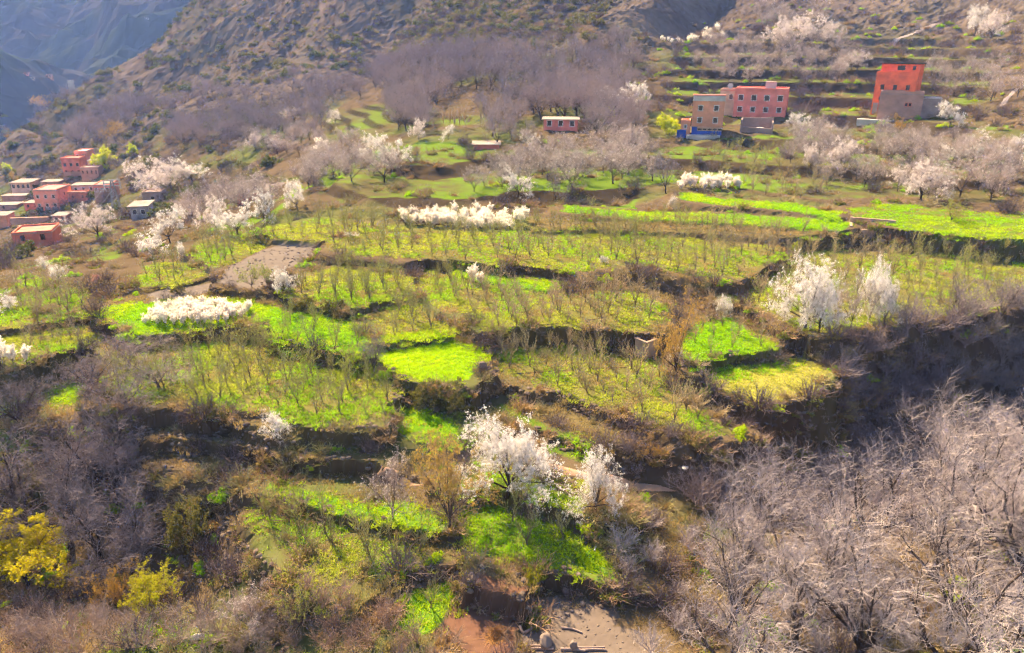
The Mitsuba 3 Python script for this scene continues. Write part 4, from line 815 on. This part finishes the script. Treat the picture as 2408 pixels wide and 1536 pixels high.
def grid(n, x0, x1, rows, w=.8, h=1.0): return [(x0 + (x1 - x0) * (i + .5) / n, s, w, h) for s in rows for i in range(n)]

def simple_house(root, px0, px1, base_py, top_py, deep, rz, mat, n, rows, label, foot=None, foot_h=0., roof='pale_roof', nside=0, w=.75, h=.95, y=None, rim=.25, fn=None, over=.12, frame='white_frame'):
    loc, s = spot((px0 + px1) / 2, base_py, fn)
    W, H = (px1 - px0) / s / max(math.cos(rz + math.atan2(loc[0], loc[1])), .5), top_height(loc, top_py)
    rows = [r * H for r in rows]
    a = math.radians(0) + rz
    z0 = foot_h if foot else -3.
    volume(root, loc, a, -W / 2, W / 2, 0, deep, z0, H, mat, grid(n, -W / 2, W / 2, rows, w, h) if n else (), grid(nside, 0, deep, rows[-1:], w, h) if nside else (), roof, rim, frame, over)
    if foot: volume(root, loc, a, -W / 2 + .05, W / 2 - .05, .05, deep - .05, -4., foot_h - .003, foot, roof=None, part='foundation')
    name_house(root, label); return loc, s, W, H, a
D = math.radians
# the tall orange house and the grey one before it
loc, s = spot(2093, 272); W = 87 / s; H1 = top_height(loc, 174); H2 = top_height(loc, 151)
volume('orange_house', loc, D(-34), -W / 2, W / 2, 0, 8., -4, H1, 'orange_plaster', [(-W * .31, H1 * .62, .75, 1.05), (.0, H1 * .62, .75, 1.05), (W * .31, H1 * .62, .75, 1.05), (-W * .31, H1 * .36, .75, .8), (0, H1 * .36, .75, .8), (W * .31, H1 * .36, .75, .8)], roof='orange_plaster', frame='orange_plaster', rim=.3, over=.06)
volume('orange_house', loc, D(-34), -W / 2 + .5, W / 2 + .0, 1.6, 7.9, H1 + .143, H2, 'orange_plaster', [(W * .05, H1 + .75, 1.5, .95), (W * .36, H1 + .8, .6, .8)], roof='dark_strip', rim=0, over=.35, part='upper_storey', frame=None)  # near-black slab added on top, standing in for the dark terrace wall behind
put('orange_house__door', bx(-W / 2 + .25, -W / 2 + 1.25, -.06, -.003, .2, 2.6), 'pale_grey', loc, D(-34))
name_house('orange_house', 'tall orange house with set back top storey topped by a dark strip')
loc, s = spot(2122, 282); W = 112 / s; H = top_height(loc, 223)
volume('grey_stone_house', loc, D(-27), -W / 2, W * .32, 0, 5., -4, H, 'stone_wall', [(W * .02, H * .55, .45, .6), (W * .09, H * .55, .45, .6)], roof='grey_block', frame='red_earth', rim=.5)
volume('grey_stone_house', loc, D(-27), W * .322, W * .66, 1.0, 6., -5, H * .86, 'grey_block', roof='white_roof', part='side_wall', rim=.1)
name_house('grey_stone_house', 'unplastered grey stone house with twin small red windows before the orange house')
loc, s = spot(2072, 284); put('pale_courtyard', bx(-52 / s, 54 / s, -1.2, 3.2, -1.5, .25), 'white_roof', loc, D(-26)); labels['pale_courtyard'] = {'label': 'flat whitish courtyard slab at the foot of the grey stone house', 'category': 'courtyard'}
# the pink house, tan house and the annexes
loc, s = spot(1783, 276); W = 117 / s / math.cos(D(2)); H = top_height(loc, 212)
volume('pink_house', loc, D(-22), -W / 2, W / 2, 0, 7, -3, H, 'pink_plaster', grid(4, -W / 2, W / 2, [H * .62], .95, 1.05) + grid(4, -W / 2, W / 2, [H * .2], .85, .95), grid(2, 0, 7, [H * .62]), roof='pink_plaster', rim=.25)
volume('pink_house', loc, D(-22), -W / 2 - 36 / s, -W / 2 - .01, 1.5, 6.5, -3, H * .93, 'cream_plaster', [(-W / 2 - 10 / s, H * .62, .7, 1.)], roof='pink_plaster', part='left_wing')
volume('pink_house', loc, D(-22), W * .05, W * .25, 3, 5.5, H + .15, H + 1.4, 'pale_grey', roof='grey_block', part='stair_hut', rim=0)
name_house('pink_house', 'long pink two storey house with eight framed windows')
dish = trimesh.creation.revolve(np.array([[0.01, 0], [.35, .06], [.62, .2], [.60, .24], [.34, .10], [.01, .04]]), sections=18); dish.apply_transform(trimesh.transformations.rotation_matrix(D(70), [1, 0, 0]))
p = loc + [*(rot(D(-22)) @ np.array([-W / 2 - 14 / s, 2.2])), H * .93 + .95]
put('satellite_dish__reflector', dish, 'white_roof', p, D(-30)); put('satellite_dish__mast', trimesh.creation.cylinder(.05, segment=[[0, 0, -.95], [0, 0, .05]], sections=8), 'pylon_steel', p)
labels['satellite_dish'] = {'label': 'white satellite dish on the roof of the left wing of the pink house', 'category': 'satellite dish'}
loc, s = spot(1778, 312); W = 74 / s; hh = top_height(loc, 281)
for nm, q in (('back_wall', bx(-W / 2, W / 2, 4., 4.3, -2, hh)), ('side_wall', bx(-W / 2, -W / 2 + .3, 0, 3.998, -2, hh * .95)), ('side_wall', bx(W / 2 - .3, W / 2, 0, 3.998, -2, hh * .8)), ('front_wall', bx(-W / 2 + .301, W / 2 - .301, 0, .3, -3, .9)), ('floor', bx(-W / 2 + .301, W / 2 - .301, .301, 3.998, -2, .1)), ('bench', bx(0, W * .22, .5, 1.6, .1, .85))):
    put(f'walled_yard__{nm}', q, 'white_roof' if nm == 'bench' else 'grey_block', loc, D(-18))
labels['walled_yard'] = {'label': 'grey walled yard with a white bench below the pink house', 'category': 'yard'}
loc, s = spot(1660, 322); W = 71 / s; H = top_height(loc, 238); B = top_height(loc, 298)
volume('tan_house', loc, D(-14), -W / 2, W / 2, 0, 7, B, H, 'tan_plaster', grid(2, -W / 2, W / 2, [B + (H - B) * .16, B + (H - B) * .63], .75, .9), roof='white_roof', rim=0, over=.1)
put('tan_house__parapet', bx(-W / 2 - .03, W / 2 + .03, -.03, .25, H + .143, H + 1.0), 'white_roof', loc, D(-14)); put('tan_house__coping', bx(-W / 2 - .1, W / 2 + .1, -.1, 1.4, H + 1.003, H + 1.2), 'pink_plaster', loc, D(-14))
volume('tan_house', loc, D(-14), -W / 2 + .1, W / 2 - .1, .4, 6.8, -2, B - .003, 'cream_plaster', [(x, .9, .75, B - 1.3) for x in np.linspace(-W * .22, W * .42, 5)], roof=None, part='ground_floor', frame=None)
put('tan_house__blue_base', bx(-W / 2 + .1, W / 2 - .1, .33, .397, -.5, .8), 'blue_paint', loc, D(-14)); put('tan_house__blue_base', bx(-W / 2 + .1, -W * .3, .33, .397, .802, B - .1), 'blue_paint', loc, D(-14))
name_house('tan_house', 'tan house with white parapet over a bright blue ground floor')
volume('low_annex', loc + [-W / 2 - 1.0, 1.0, 0], D(-14), -.9, .9, 0, 4, -2, B * 1.45, 'tan_plaster', [(0., B * .8, .4, .5)], roof='pink_plaster'); name_house('low_annex', 'narrow tan annex on the left side of the blue based house')
put('blue_wall', bx(-W / 2 - 2.6, -W / 2 - .9, -1.6, -1.3, -1, 1.1), 'blue_paint', loc, D(-14)); labels['blue_wall'] = {'label': 'short bright blue garden wall left of the tan house', 'category': 'wall'}
put('white_terrace', bx(-W / 2 - .8, W / 2 - .3, -1.9, .39, -1.5, .12), 'white_roof', loc, D(-14)); labels['white_terrace'] = {'label': 'white paved terrace in front of the blue ground floor', 'category': 'terrace'}
simple_house('white_roofed_house', 1278, 1358, 308, 282, 5, D(-5), 'pink_plaster', 3, [.45], 'low pinkish house with bright white flat roof below the grey grove', rim=0, over=.4)
simple_house('small_flat_house', 1114, 1174, 352, 341, 5, D(2), 'pink_plaster', 0, [.35], 'small low house showing only its white flat roof above the far terraces', rim=0, over=.35)
# the village on the left
simple_house('salmon_house', 183, 207, 396, 358, 8, D(8), 'salmon_plaster', 2, [.68], 'upper salmon house with long pale roof beside the lime tree', nside=0, roof='white_roof')
simple_house('terracotta_house', 154, 192, 417, 374, 6, D(8), 'red_earth', 3, [.2, .6], 'terracotta house with open lower storeys left of the salmon house', w=.9, h=1.1, roof='pink_plaster', frame=None, foot='stone_wall', foot_h=2.)
simple_house('cream_cabin', 211, 244, 398, 378, 4, D(8), 'cream_plaster', 2, [.3], 'small cream house with pale roof in front of the lime tree', rim=0)
simple_house('stone_barn', 196, 232, 424, 396, 5, D(8), 'stone_wall', 4, [.55], 'stone barn with a row of slit windows under the cream house', roof='grey_block', w=.5, h=1.1, frame=None)
simple_house('cream_house', 34, 72, 458, 430, 8, D(6), 'cream_plaster', 4, [.55], 'cream flat roofed house with four dark windows at far left', w=.9, h=1.3, frame=None, over=.4, rim=0)
loc, s, W, H, a = simple_house('pink_tower_house', 93, 140, 506, 449, 10, D(5), 'salmon_plaster', 3, [.34, .7], 'three storey salmon pink house with pillared ground floor at left', foot='grey_block', foot_h=2.6, nside=1)
for i in range(4): put('pink_tower_house__pillar', bx(-W / 2 + i * (W - .4) / 3, -W / 2 + .4 + i * (W - .4) / 3, -.3, .05, -3, 2.59), 'salmon_plaster', loc, a)
simple_house('pale_house', 175, 222, 456, 436, 5, D(10), 'cream_plaster', 3, [.4], 'pale low house between the two pink houses at left', rim=0, over=.3)
simple_house('old_stone_house', 166, 206, 478, 454, 3, D(10), 'red_earth', 2, [.5], 'rough reddish stone house under the pale low one', frame=None, w=.5, h=.8, roof='stone_wall')
simple_house('pink_corner_house', 228, 263, 477, 437, 8, D(10), 'pink_plaster', 3, [.66], 'pink house on a stone base right behind the pylon', foot='stone_wall', foot_h=4., nside=2, rim=.2)
simple_house('grey_blue_house', 312, 347, 516, 486, 6, D(12), 'pale_grey', 2, [.4], 'grey blue house with glaring white roof beside the track', over=.5, rim=0)
simple_house('grey_hut', 340, 382, 482, 455, 5, D(12), 'grey_block', 1, [.4], 'windowless looking grey block hut behind the grey blue house', roof='grey_block', frame=None)
simple_house('low_red_building', 560, 624, 474, 452, 7, D(14), 'red_earth', 0, [.5], 'low red earth building with wide pale roof at the end of the track', over=.5, rim=0)
simple_house('red_house', 42, 122, 582, 550, 6, D(18), 'red_earth', 2, [.5], 'red earth house lowest at the left edge below the village', roof='stone_wall', w=.7, h=1.0, frame=None)
simple_house('edge_house', -25, 18, 540, 508, 6, D(12), 'tan_plaster', 1, [.5], 'tan house cut by the left edge of the photo', rim=0, over=.4)
simple_house('long_shed', 12, 58, 476, 461, 4, D(6), 'stone_wall', 0, [.5], 'long low shed with white roof below the cream house', rim=0, over=.3)
simple_house('edge_shed', -15, 36, 497, 483, 5, D(6), 'stone_wall', 1, [.4], 'low stone shed with pale roof at the left edge', rim=0, over=.3, frame=None)
loc, s = spot(70, 524); put('terrace_wall', bx(-42 / s, 42 / s, 0, 1.2, -3, 12 / s), 'stone_wall', loc, D(8)); labels['terrace_wall'] = {'label': 'long pale retaining wall below the pillared pink house', 'category': 'wall'}
loc, s = spot(78, 540); put('terrace_wall_001', bx(-34 / s, 36 / s, 0, 1.2, -3, 9 / s), 'stone_wall', loc, D(8)); labels['terrace_wall_001'] = {'label': 'lower of the two retaining walls below the pillared pink house', 'category': 'wall'}
for i, (px, py, w, lab) in enumerate([(62, 178, 9, 'tiny pink house on the spur across the valley'), (76, 188, 8, 'tiny pale house just below the pink one across the valley'), (115, 184, 11, 'tiny ochre house by the valley floor far away'), (165, 197, 10, 'tiny white roofed house where the valley bends'), (345, 46, 8, 'lone white house high on the far mountain'), (6, 302, 9, 'tiny white house in the valley at the left edge')]):
    simple_house(f'far_house' + (f'_{i:03d}' if i else ''), px - w / 2, px + w / 2, py, py - w * .6, 8, D(20), ['pink_plaster', 'cream_plaster', 'tan_plaster', 'white_roof', 'white_roof', 'cream_plaster'][i], 2, [.4], lab, fn=far_ground if i != 3 else None, w=1.2, h=1.4, frame=None)
simple_house('mud_house', 104, 138, 446, 428, 5, D(6), 'stone_wall', 2, [.4], 'small mud house just behind the pillared pink house', rim=0, over=.3, frame=None)
simple_house('mud_house_001', 62, 92, 494, 478, 5, D(6), 'red_earth', 2, [.4], 'little reddish mud house left of the pillared pink house', rim=0, over=.3, frame=None)
simple_house('mud_house_002', 128, 156, 526, 508, 5, D(10), 'salmon_plaster', 2, [.4], 'small salmon house just below the pillared pink house', rim=0, over=.3, frame=None)
# the track past the village, footpaths
def ribbon(key, pts, width, mat, label, kind=True, lift=.06, cat=None):
    w = at(*np.array(pts, float).T)[:, :2]; n = max(8, int(np.linalg.norm(np.diff(w, axis=0), axis=1).sum() / .35)); t = np.linspace(0, len(w) - 1, n)
    c = np.stack([np.interp(t, np.arange(len(w)), w[:, k]) for k in (0, 1)], 1)
    for _ in range(4): c[1:-1] = (c[:-2] + c[1:-1] * 2 + c[2:]) / 4
    d = np.gradient(c, axis=0); d /= np.linalg.norm(d, axis=1, keepdims=True); nrm = np.stack([-d[:, 1], d[:, 0]], 1)
    u = np.linspace(-1, 1, 7); wd = width * .5 * (.8 + .5 * fbm(c[:, 0], c[:, 1], .7, 2, 97)) * np.clip(np.minimum(np.arange(n), np.arange(n)[::-1]) / 4 + .12, 0, 1)
    P = c[:, None] + nrm[:, None] * u[None, :, None] * wd[:, None, None]
    zc = ground(c[:, 0], c[:, 1]); z = np.maximum(ground(P[..., 0], P[..., 1]), 0) * .6 + zc[:, None] * .4
    z = np.minimum(z, zc[:, None] + .25); z = np.maximum(z, ground(P[..., 0], P[..., 1])) + lift - .12 * u[None] ** 2
    scene[key] = mikit.ply((np.column_stack([P.reshape(-1, 2), z.ravel()]), tri_grid(n, 7)), mat)
    labels[key] = {'label': label, 'kind': 'structure'}
ribbon('village_track', [(384, 472), (440, 469), (520, 463), (590, 450), (667, 434)], 3.4, 'road_earth', 'pale dirt track from the grey hut past the low red building')
ribbon('footpath', [(1236, 1082), (1304, 1099), (1398, 1129), (1505, 1142), (1590, 1155)], .75, 'path_earth', 'tan footpath running below the stone box field')
ribbon('footpath_001', [(874, 1125), (940, 1128), (1017, 1129)], .5, 'path_earth', 'short light footpath left of the ochre budding tree')
ribbon('hill_path', [(2082, 106), (2120, 88), (2170, 66), (2232, 44)], 1.5, 'road_earth', 'diagonal pale path climbing the slope above the orange house')
ribbon('hill_path_001', [(2355, 250), (2375, 225), (2395, 208)], 1.2, 'road_earth', 'short pale path on the right edge terraces')

FUR = [[(600,873),(745,866),(893,856)], [(640,842),(745,832),(870,814)], [(897,819),(1010,801),(1067,794)], [(1237,768),(1330,760),(1420,748)], [(560,905),(720,900),(900,892)], [(300,872),(420,862),(560,852)], [(960,862),(1010,858),(1060,848)], [(1640,868),(1720,862),(1800,846)], [(700,686),(800,682),(960,676)], [(1200,880),(1330,872),(1500,862)]]
for i, pp in enumerate(FUR): ribbon('furrow' + (f'_{i:03d}' if i else ''), pp, .42, 'dark_soil', 'dark irrigation furrow across a terraced field', lift=.035)

# ---------------------------------------------------------------- small built things in the fields
loc, s = spot(1517, 834); a = D(38); w = .62; h = top_height(loc, 798)
for k in range(4):
    q = bx(-w, w - .16, -w, -w + .16, -.4, h); put('stone_box__wall', q, 'concrete', loc, a + k * math.pi / 2)
put('stone_box__floor', bx(-w + .162, w - .162, -w + .162, w - .162, -.3, h - .55), 'path_earth', loc, a)
for k in range(4): put('stone_box__rim', bx(-w - .05, w - .17, -w - .05, -w + .168, h + .002, h + .09), 'concrete', loc, a + k * math.pi / 2)
labels['stone_box'] = {'label': 'open topped square stone box standing at the upper edge of the green field', 'category': 'water tank'}
loc, s = spot(2050, 556); w = 50 / s
for nm, q in (('back_wall', bx(-w, w, 2.6, 2.9, -.5, 1.5)), ('side_wall', bx(-w, -w + .3, .302, 2.598, -1, .95)), ('front_wall', bx(-w, w, 0, .3, -1, .7)), ('ledge', bx(-w + .302, w, .302, 2.598, -.6, .5))): put(f'water_basin__{nm}', q, 'concrete' if nm != 'ledge' else 'stone_wall', loc, D(-22))
labels['water_basin'] = {'label': 'old concrete water basin with stepped walls left of the bright right field', 'category': 'water basin'}
def rock(key, loc, r, sc, seed, label, mat='boulder_stone', cat='boulder'):
    m = trimesh.creation.icosphere(subdivisions=4); v = np.array(m.vertices)
    v = v * (1 + .45 * (meshkit.fbm(v * 1.1 + seed, 3, seed) - .5)[:, None] + .12 * (meshkit.fbm(v * 4 + seed, 2, seed + 1) - .5)[:, None])
    for d in np.random.default_rng(seed).normal(size=(7, 3)):
        d /= np.linalg.norm(d); o = v @ d - .78; v = v - np.maximum(o, 0)[:, None] * d * .85
    m.vertices = v * np.array(sc) * r; scene[key] = mikit.ply(moved(m, np.asarray(loc) + [0, 0, r * sc[2] * .55], seed), mat, smooth=50); labels[key] = {'label': label, 'category': cat}
for i, (px, py, r, sc, lab) in enumerate([(1282, 1514, .42, (1.15, .8, .75), 'largest boulder lying in the sandy yard'), (1348, 1526, .26, (.75, .7, 1.25), 'pointed upright boulder right of the largest one'), (1331, 1392, .2, (1, .9, .8), 'round stone at the foot of the wall behind the yard'), (1370, 1422, .18, (1., .9, .75), 'round stone lower right of the other at the yard wall'),
    (1334, 1446, .13, (1.2, .9, .6), 'small stone in the middle of the sandy yard'), (1344, 1438, .1, (1, 1, .7), 'smallest stone beside the small one in the yard'), (1176, 808, .25, (1.2, .8, .8), 'grey rock at the corner between the vivid plot and the wide field'), (1136, 868, .38, (1., .9, 1.1), 'grey rock at the right corner of the vivid yellow green plot'), (2073, 570, .5, (1.3, .8, .6), 'pale rock in front of the water basin'), (1075, 1350, .14, (1., .9, .8), 'stone at the corner of the near plot wall'), (1110, 1352, .12, (1., .9, .9), 'second stone at the corner of the near plot wall')]):
    rock('boulder' + (f'_{i:03d}' if i else ''), at([px], [py])[0], r, sc, 300 + i, lab)
rock('white_sacks', at([466], [1500])[0], .3, (1.5, .7, .45), 330, 'white plastic sheet lying among the shrubs at the bottom left', 'pipe_white', 'plastic sheet')
rock('white_slab', at([1612], [1100])[0], .28, (1.3, .8, .25), 331, 'small pale slab in the dark hollow right of the footpath', 'white_roof', 'slab')
LOGS = [([(1222, 1474), (1228, 1488), (1234, 1490)], .07, 'left arm of the forked pale log at the yard entrance'), ([(1234, 1490), (1252, 1480), (1266, 1466)], .075, 'right arm of the forked pale log at the yard entrance'), ([(1320, 1478), (1345, 1480), (1368, 1489)], .055, 'curved thin log lying alone in the yard'),
 ([(1230, 1529), (1265, 1527), (1302, 1529)], .07, 'front log of the left pile'), ([(1246, 1520), (1275, 1521), (1302, 1525)], .06, 'back log of the left pile'), ([(1318, 1529), (1350, 1529), (1376, 1533)], .07, 'left log of the right pile'), ([(1340, 1524), (1380, 1526), (1422, 1524)], .065, 'long back log of the right pile'), ([(1368, 1531), (1395, 1529), (1426, 1530)], .06, 'short front log of the right pile')]
for i, (pp, r, lab) in enumerate(LOGS):
    w = at(*np.array(pp, float).T); t = np.linspace(0, 2, 9); P = np.stack([np.interp(t, range(3), w[:, k]) for k in range(3)], 1)[None]; P[..., 2] += r * .9; P[0, 1:-1] = (P[0, :-2] + 2 * P[0, 1:-1] + P[0, 2:]) / 4
    v, f = tubes(P, r * np.linspace(1.1, .8, 9)[None], 9); n9 = len(v); v = np.vstack([v, P[0, :1], P[0, -1:]]); f = np.vstack([f, [[(j + 1) % 9, j, n9] for j in range(9)], [[n9 - 9 + j, n9 - 9 + (j + 1) % 9, n9 + 1] for j in range(9)]])
    k = 'log' + (f'_{i:03d}' if i else ''); scene[k] = mikit.ply((v, f), 'log_wood', smooth=50); labels[k] = {'label': lab, 'category': 'log'}
w = at([1398, 1402, 1412], [1300, 1284, 1267]); P = np.stack([np.interp(np.linspace(0, 2, 9), range(3), w[:, k]) for k in range(3)], 1)[None]; P[..., 2] += .12; P[0, 1:-1] = (P[0, :-2] + 2 * P[0, 1:-1] + P[0, 2:]) / 4
scene['white_pipe'] = mikit.ply(tubes(P, np.full((1, 9), .06), 8), 'pipe_white', smooth=60); labels['white_pipe'] = {'label': 'bent white plastic pipe lying at the top of the bright little plot', 'category': 'pipe'}
hb = blades(350, 1200, .3, .4, .03, .8); hv = hb[0] * np.array([1, 1, 1.]); hv[:, 2] *= np.clip(1.15 - np.hypot(hv[:, 0], hv[:, 1]) / .6, .15, 1)
scene['hay_heap'] = mikit.ply((hv + at([1166], [1492])[0], hb[1]), {'type': 'twosided', 'bsdf': {'type': 'ref', 'id': 'hay_d'}} if 0 else 'hay'); labels['hay_heap'] = {'label': 'small rust coloured hay heap on the ploughed soil plot', 'category': 'hay heap'}
# the pylon and its lines
loc, s = spot(274, 490); h = top_height(loc, 424)
for i, (sx_, sy_) in enumerate(((-1, -1), (1, -1), (1, 1), (-1, 1))):
    P = np.array([[[sx_ * 1.1, sy_ * 1.1, -.5], [sx_ * .25, sy_ * .25, h]]]); put('pylon__leg', trimesh.Trimesh(*tubes(P, np.full((1, 2), .09), 4), process=False), 'pylon_steel', loc, .3)
br = []
for q in range(8):
    z0, z1 = h * q / 8, h * (q + 1) / 8; r0, r1 = 1.1 - .85 * z0 / h, 1.1 - .85 * z1 / h
    for A, B in (((-1, -1), (1, -1)), ((1, -1), (1, 1)), ((1, 1), (-1, 1)), ((-1, 1), (-1, -1))):
        br.append([[A[0] * r0, A[1] * r0, z0], [B[0] * r1, B[1] * r1, z1]]); br.append([[B[0] * r0, B[1] * r0, z0], [A[0] * r1, A[1] * r1, z1]])
put('pylon__lattice', trimesh.Trimesh(*tubes(np.array(br), np.full((len(br), 2), .04), 3), process=False), 'pylon_steel', loc, .3)
for q, zz in enumerate((h, h * .9, h * .8)):
    put('pylon__arm', bx(-2.2, 2.2, -.1, .1, zz - .1, zz + .1), 'pylon_steel', loc, .3)
    for e_ in (-2.0, 2.0): put('pylon__insulator', trimesh.creation.cylinder(.13, segment=[[e_, 0, zz - .9], [e_, 0, zz - .12]], sections=8), 'white_frame', loc, .3)
labels['pylon'] = {'label': 'slim steel lattice pylon with white insulators before the pink corner house', 'category': 'pylon'}
end = CAM + ray(-60, 668) / ray(-60, 668)[1] * 120
for k in range(3):
    A_, B_ = loc + [*(rot(.3) @ np.array([2.0 * (k - 1), 0])), h * (.9 - .1 * k) - .95], end + [k * .8 - .8, 0, -.6 * k]
    t = np.linspace(0, 1, 40)[:, None]; P = (A_ * (1 - t) + B_ * t); P[:, 2] -= 4 * 3.0 * (t * (1 - t))[:, 0]
    kk = 'power_line' + (f'_{k:03d}' if k else ''); scene[kk] = mikit.ply(tubes(P[None], np.full((1, 40), .035), 5), 'pylon_steel'); labels[kk] = {'label': ['left', 'middle', 'right'][k] + ' wire of the three sagging from the pylon to the left edge', 'category': 'power line'}

# ---------------------------------------------------------------- the air
HAZE = True
if HAZE:
    scene['haze_air'] = {'type': 'homogeneous', 'albedo': {'type': 'rgb', 'value': [.86, .91, .985]}, 'sigma_t': {'type': 'rgb', 'value': [.00007, .000115, .00028]}, 'phase': {'type': 'hg', 'g': .1}}
    scene['haze'] = {'type': 'cube', 'to_world': T().translate([-590, 1150, 290]).scale([1170, 1215, 430]), 'bsdf': {'type': 'null'}, 'interior': {'type': 'ref', 'id': 'haze_air'}}
    scene['camera']['medium'] = {'type': 'ref', 'id': 'haze_air'}
    labels['haze'] = {'label': 'thin blue haze filling the valley air', 'kind': 'stuff'}
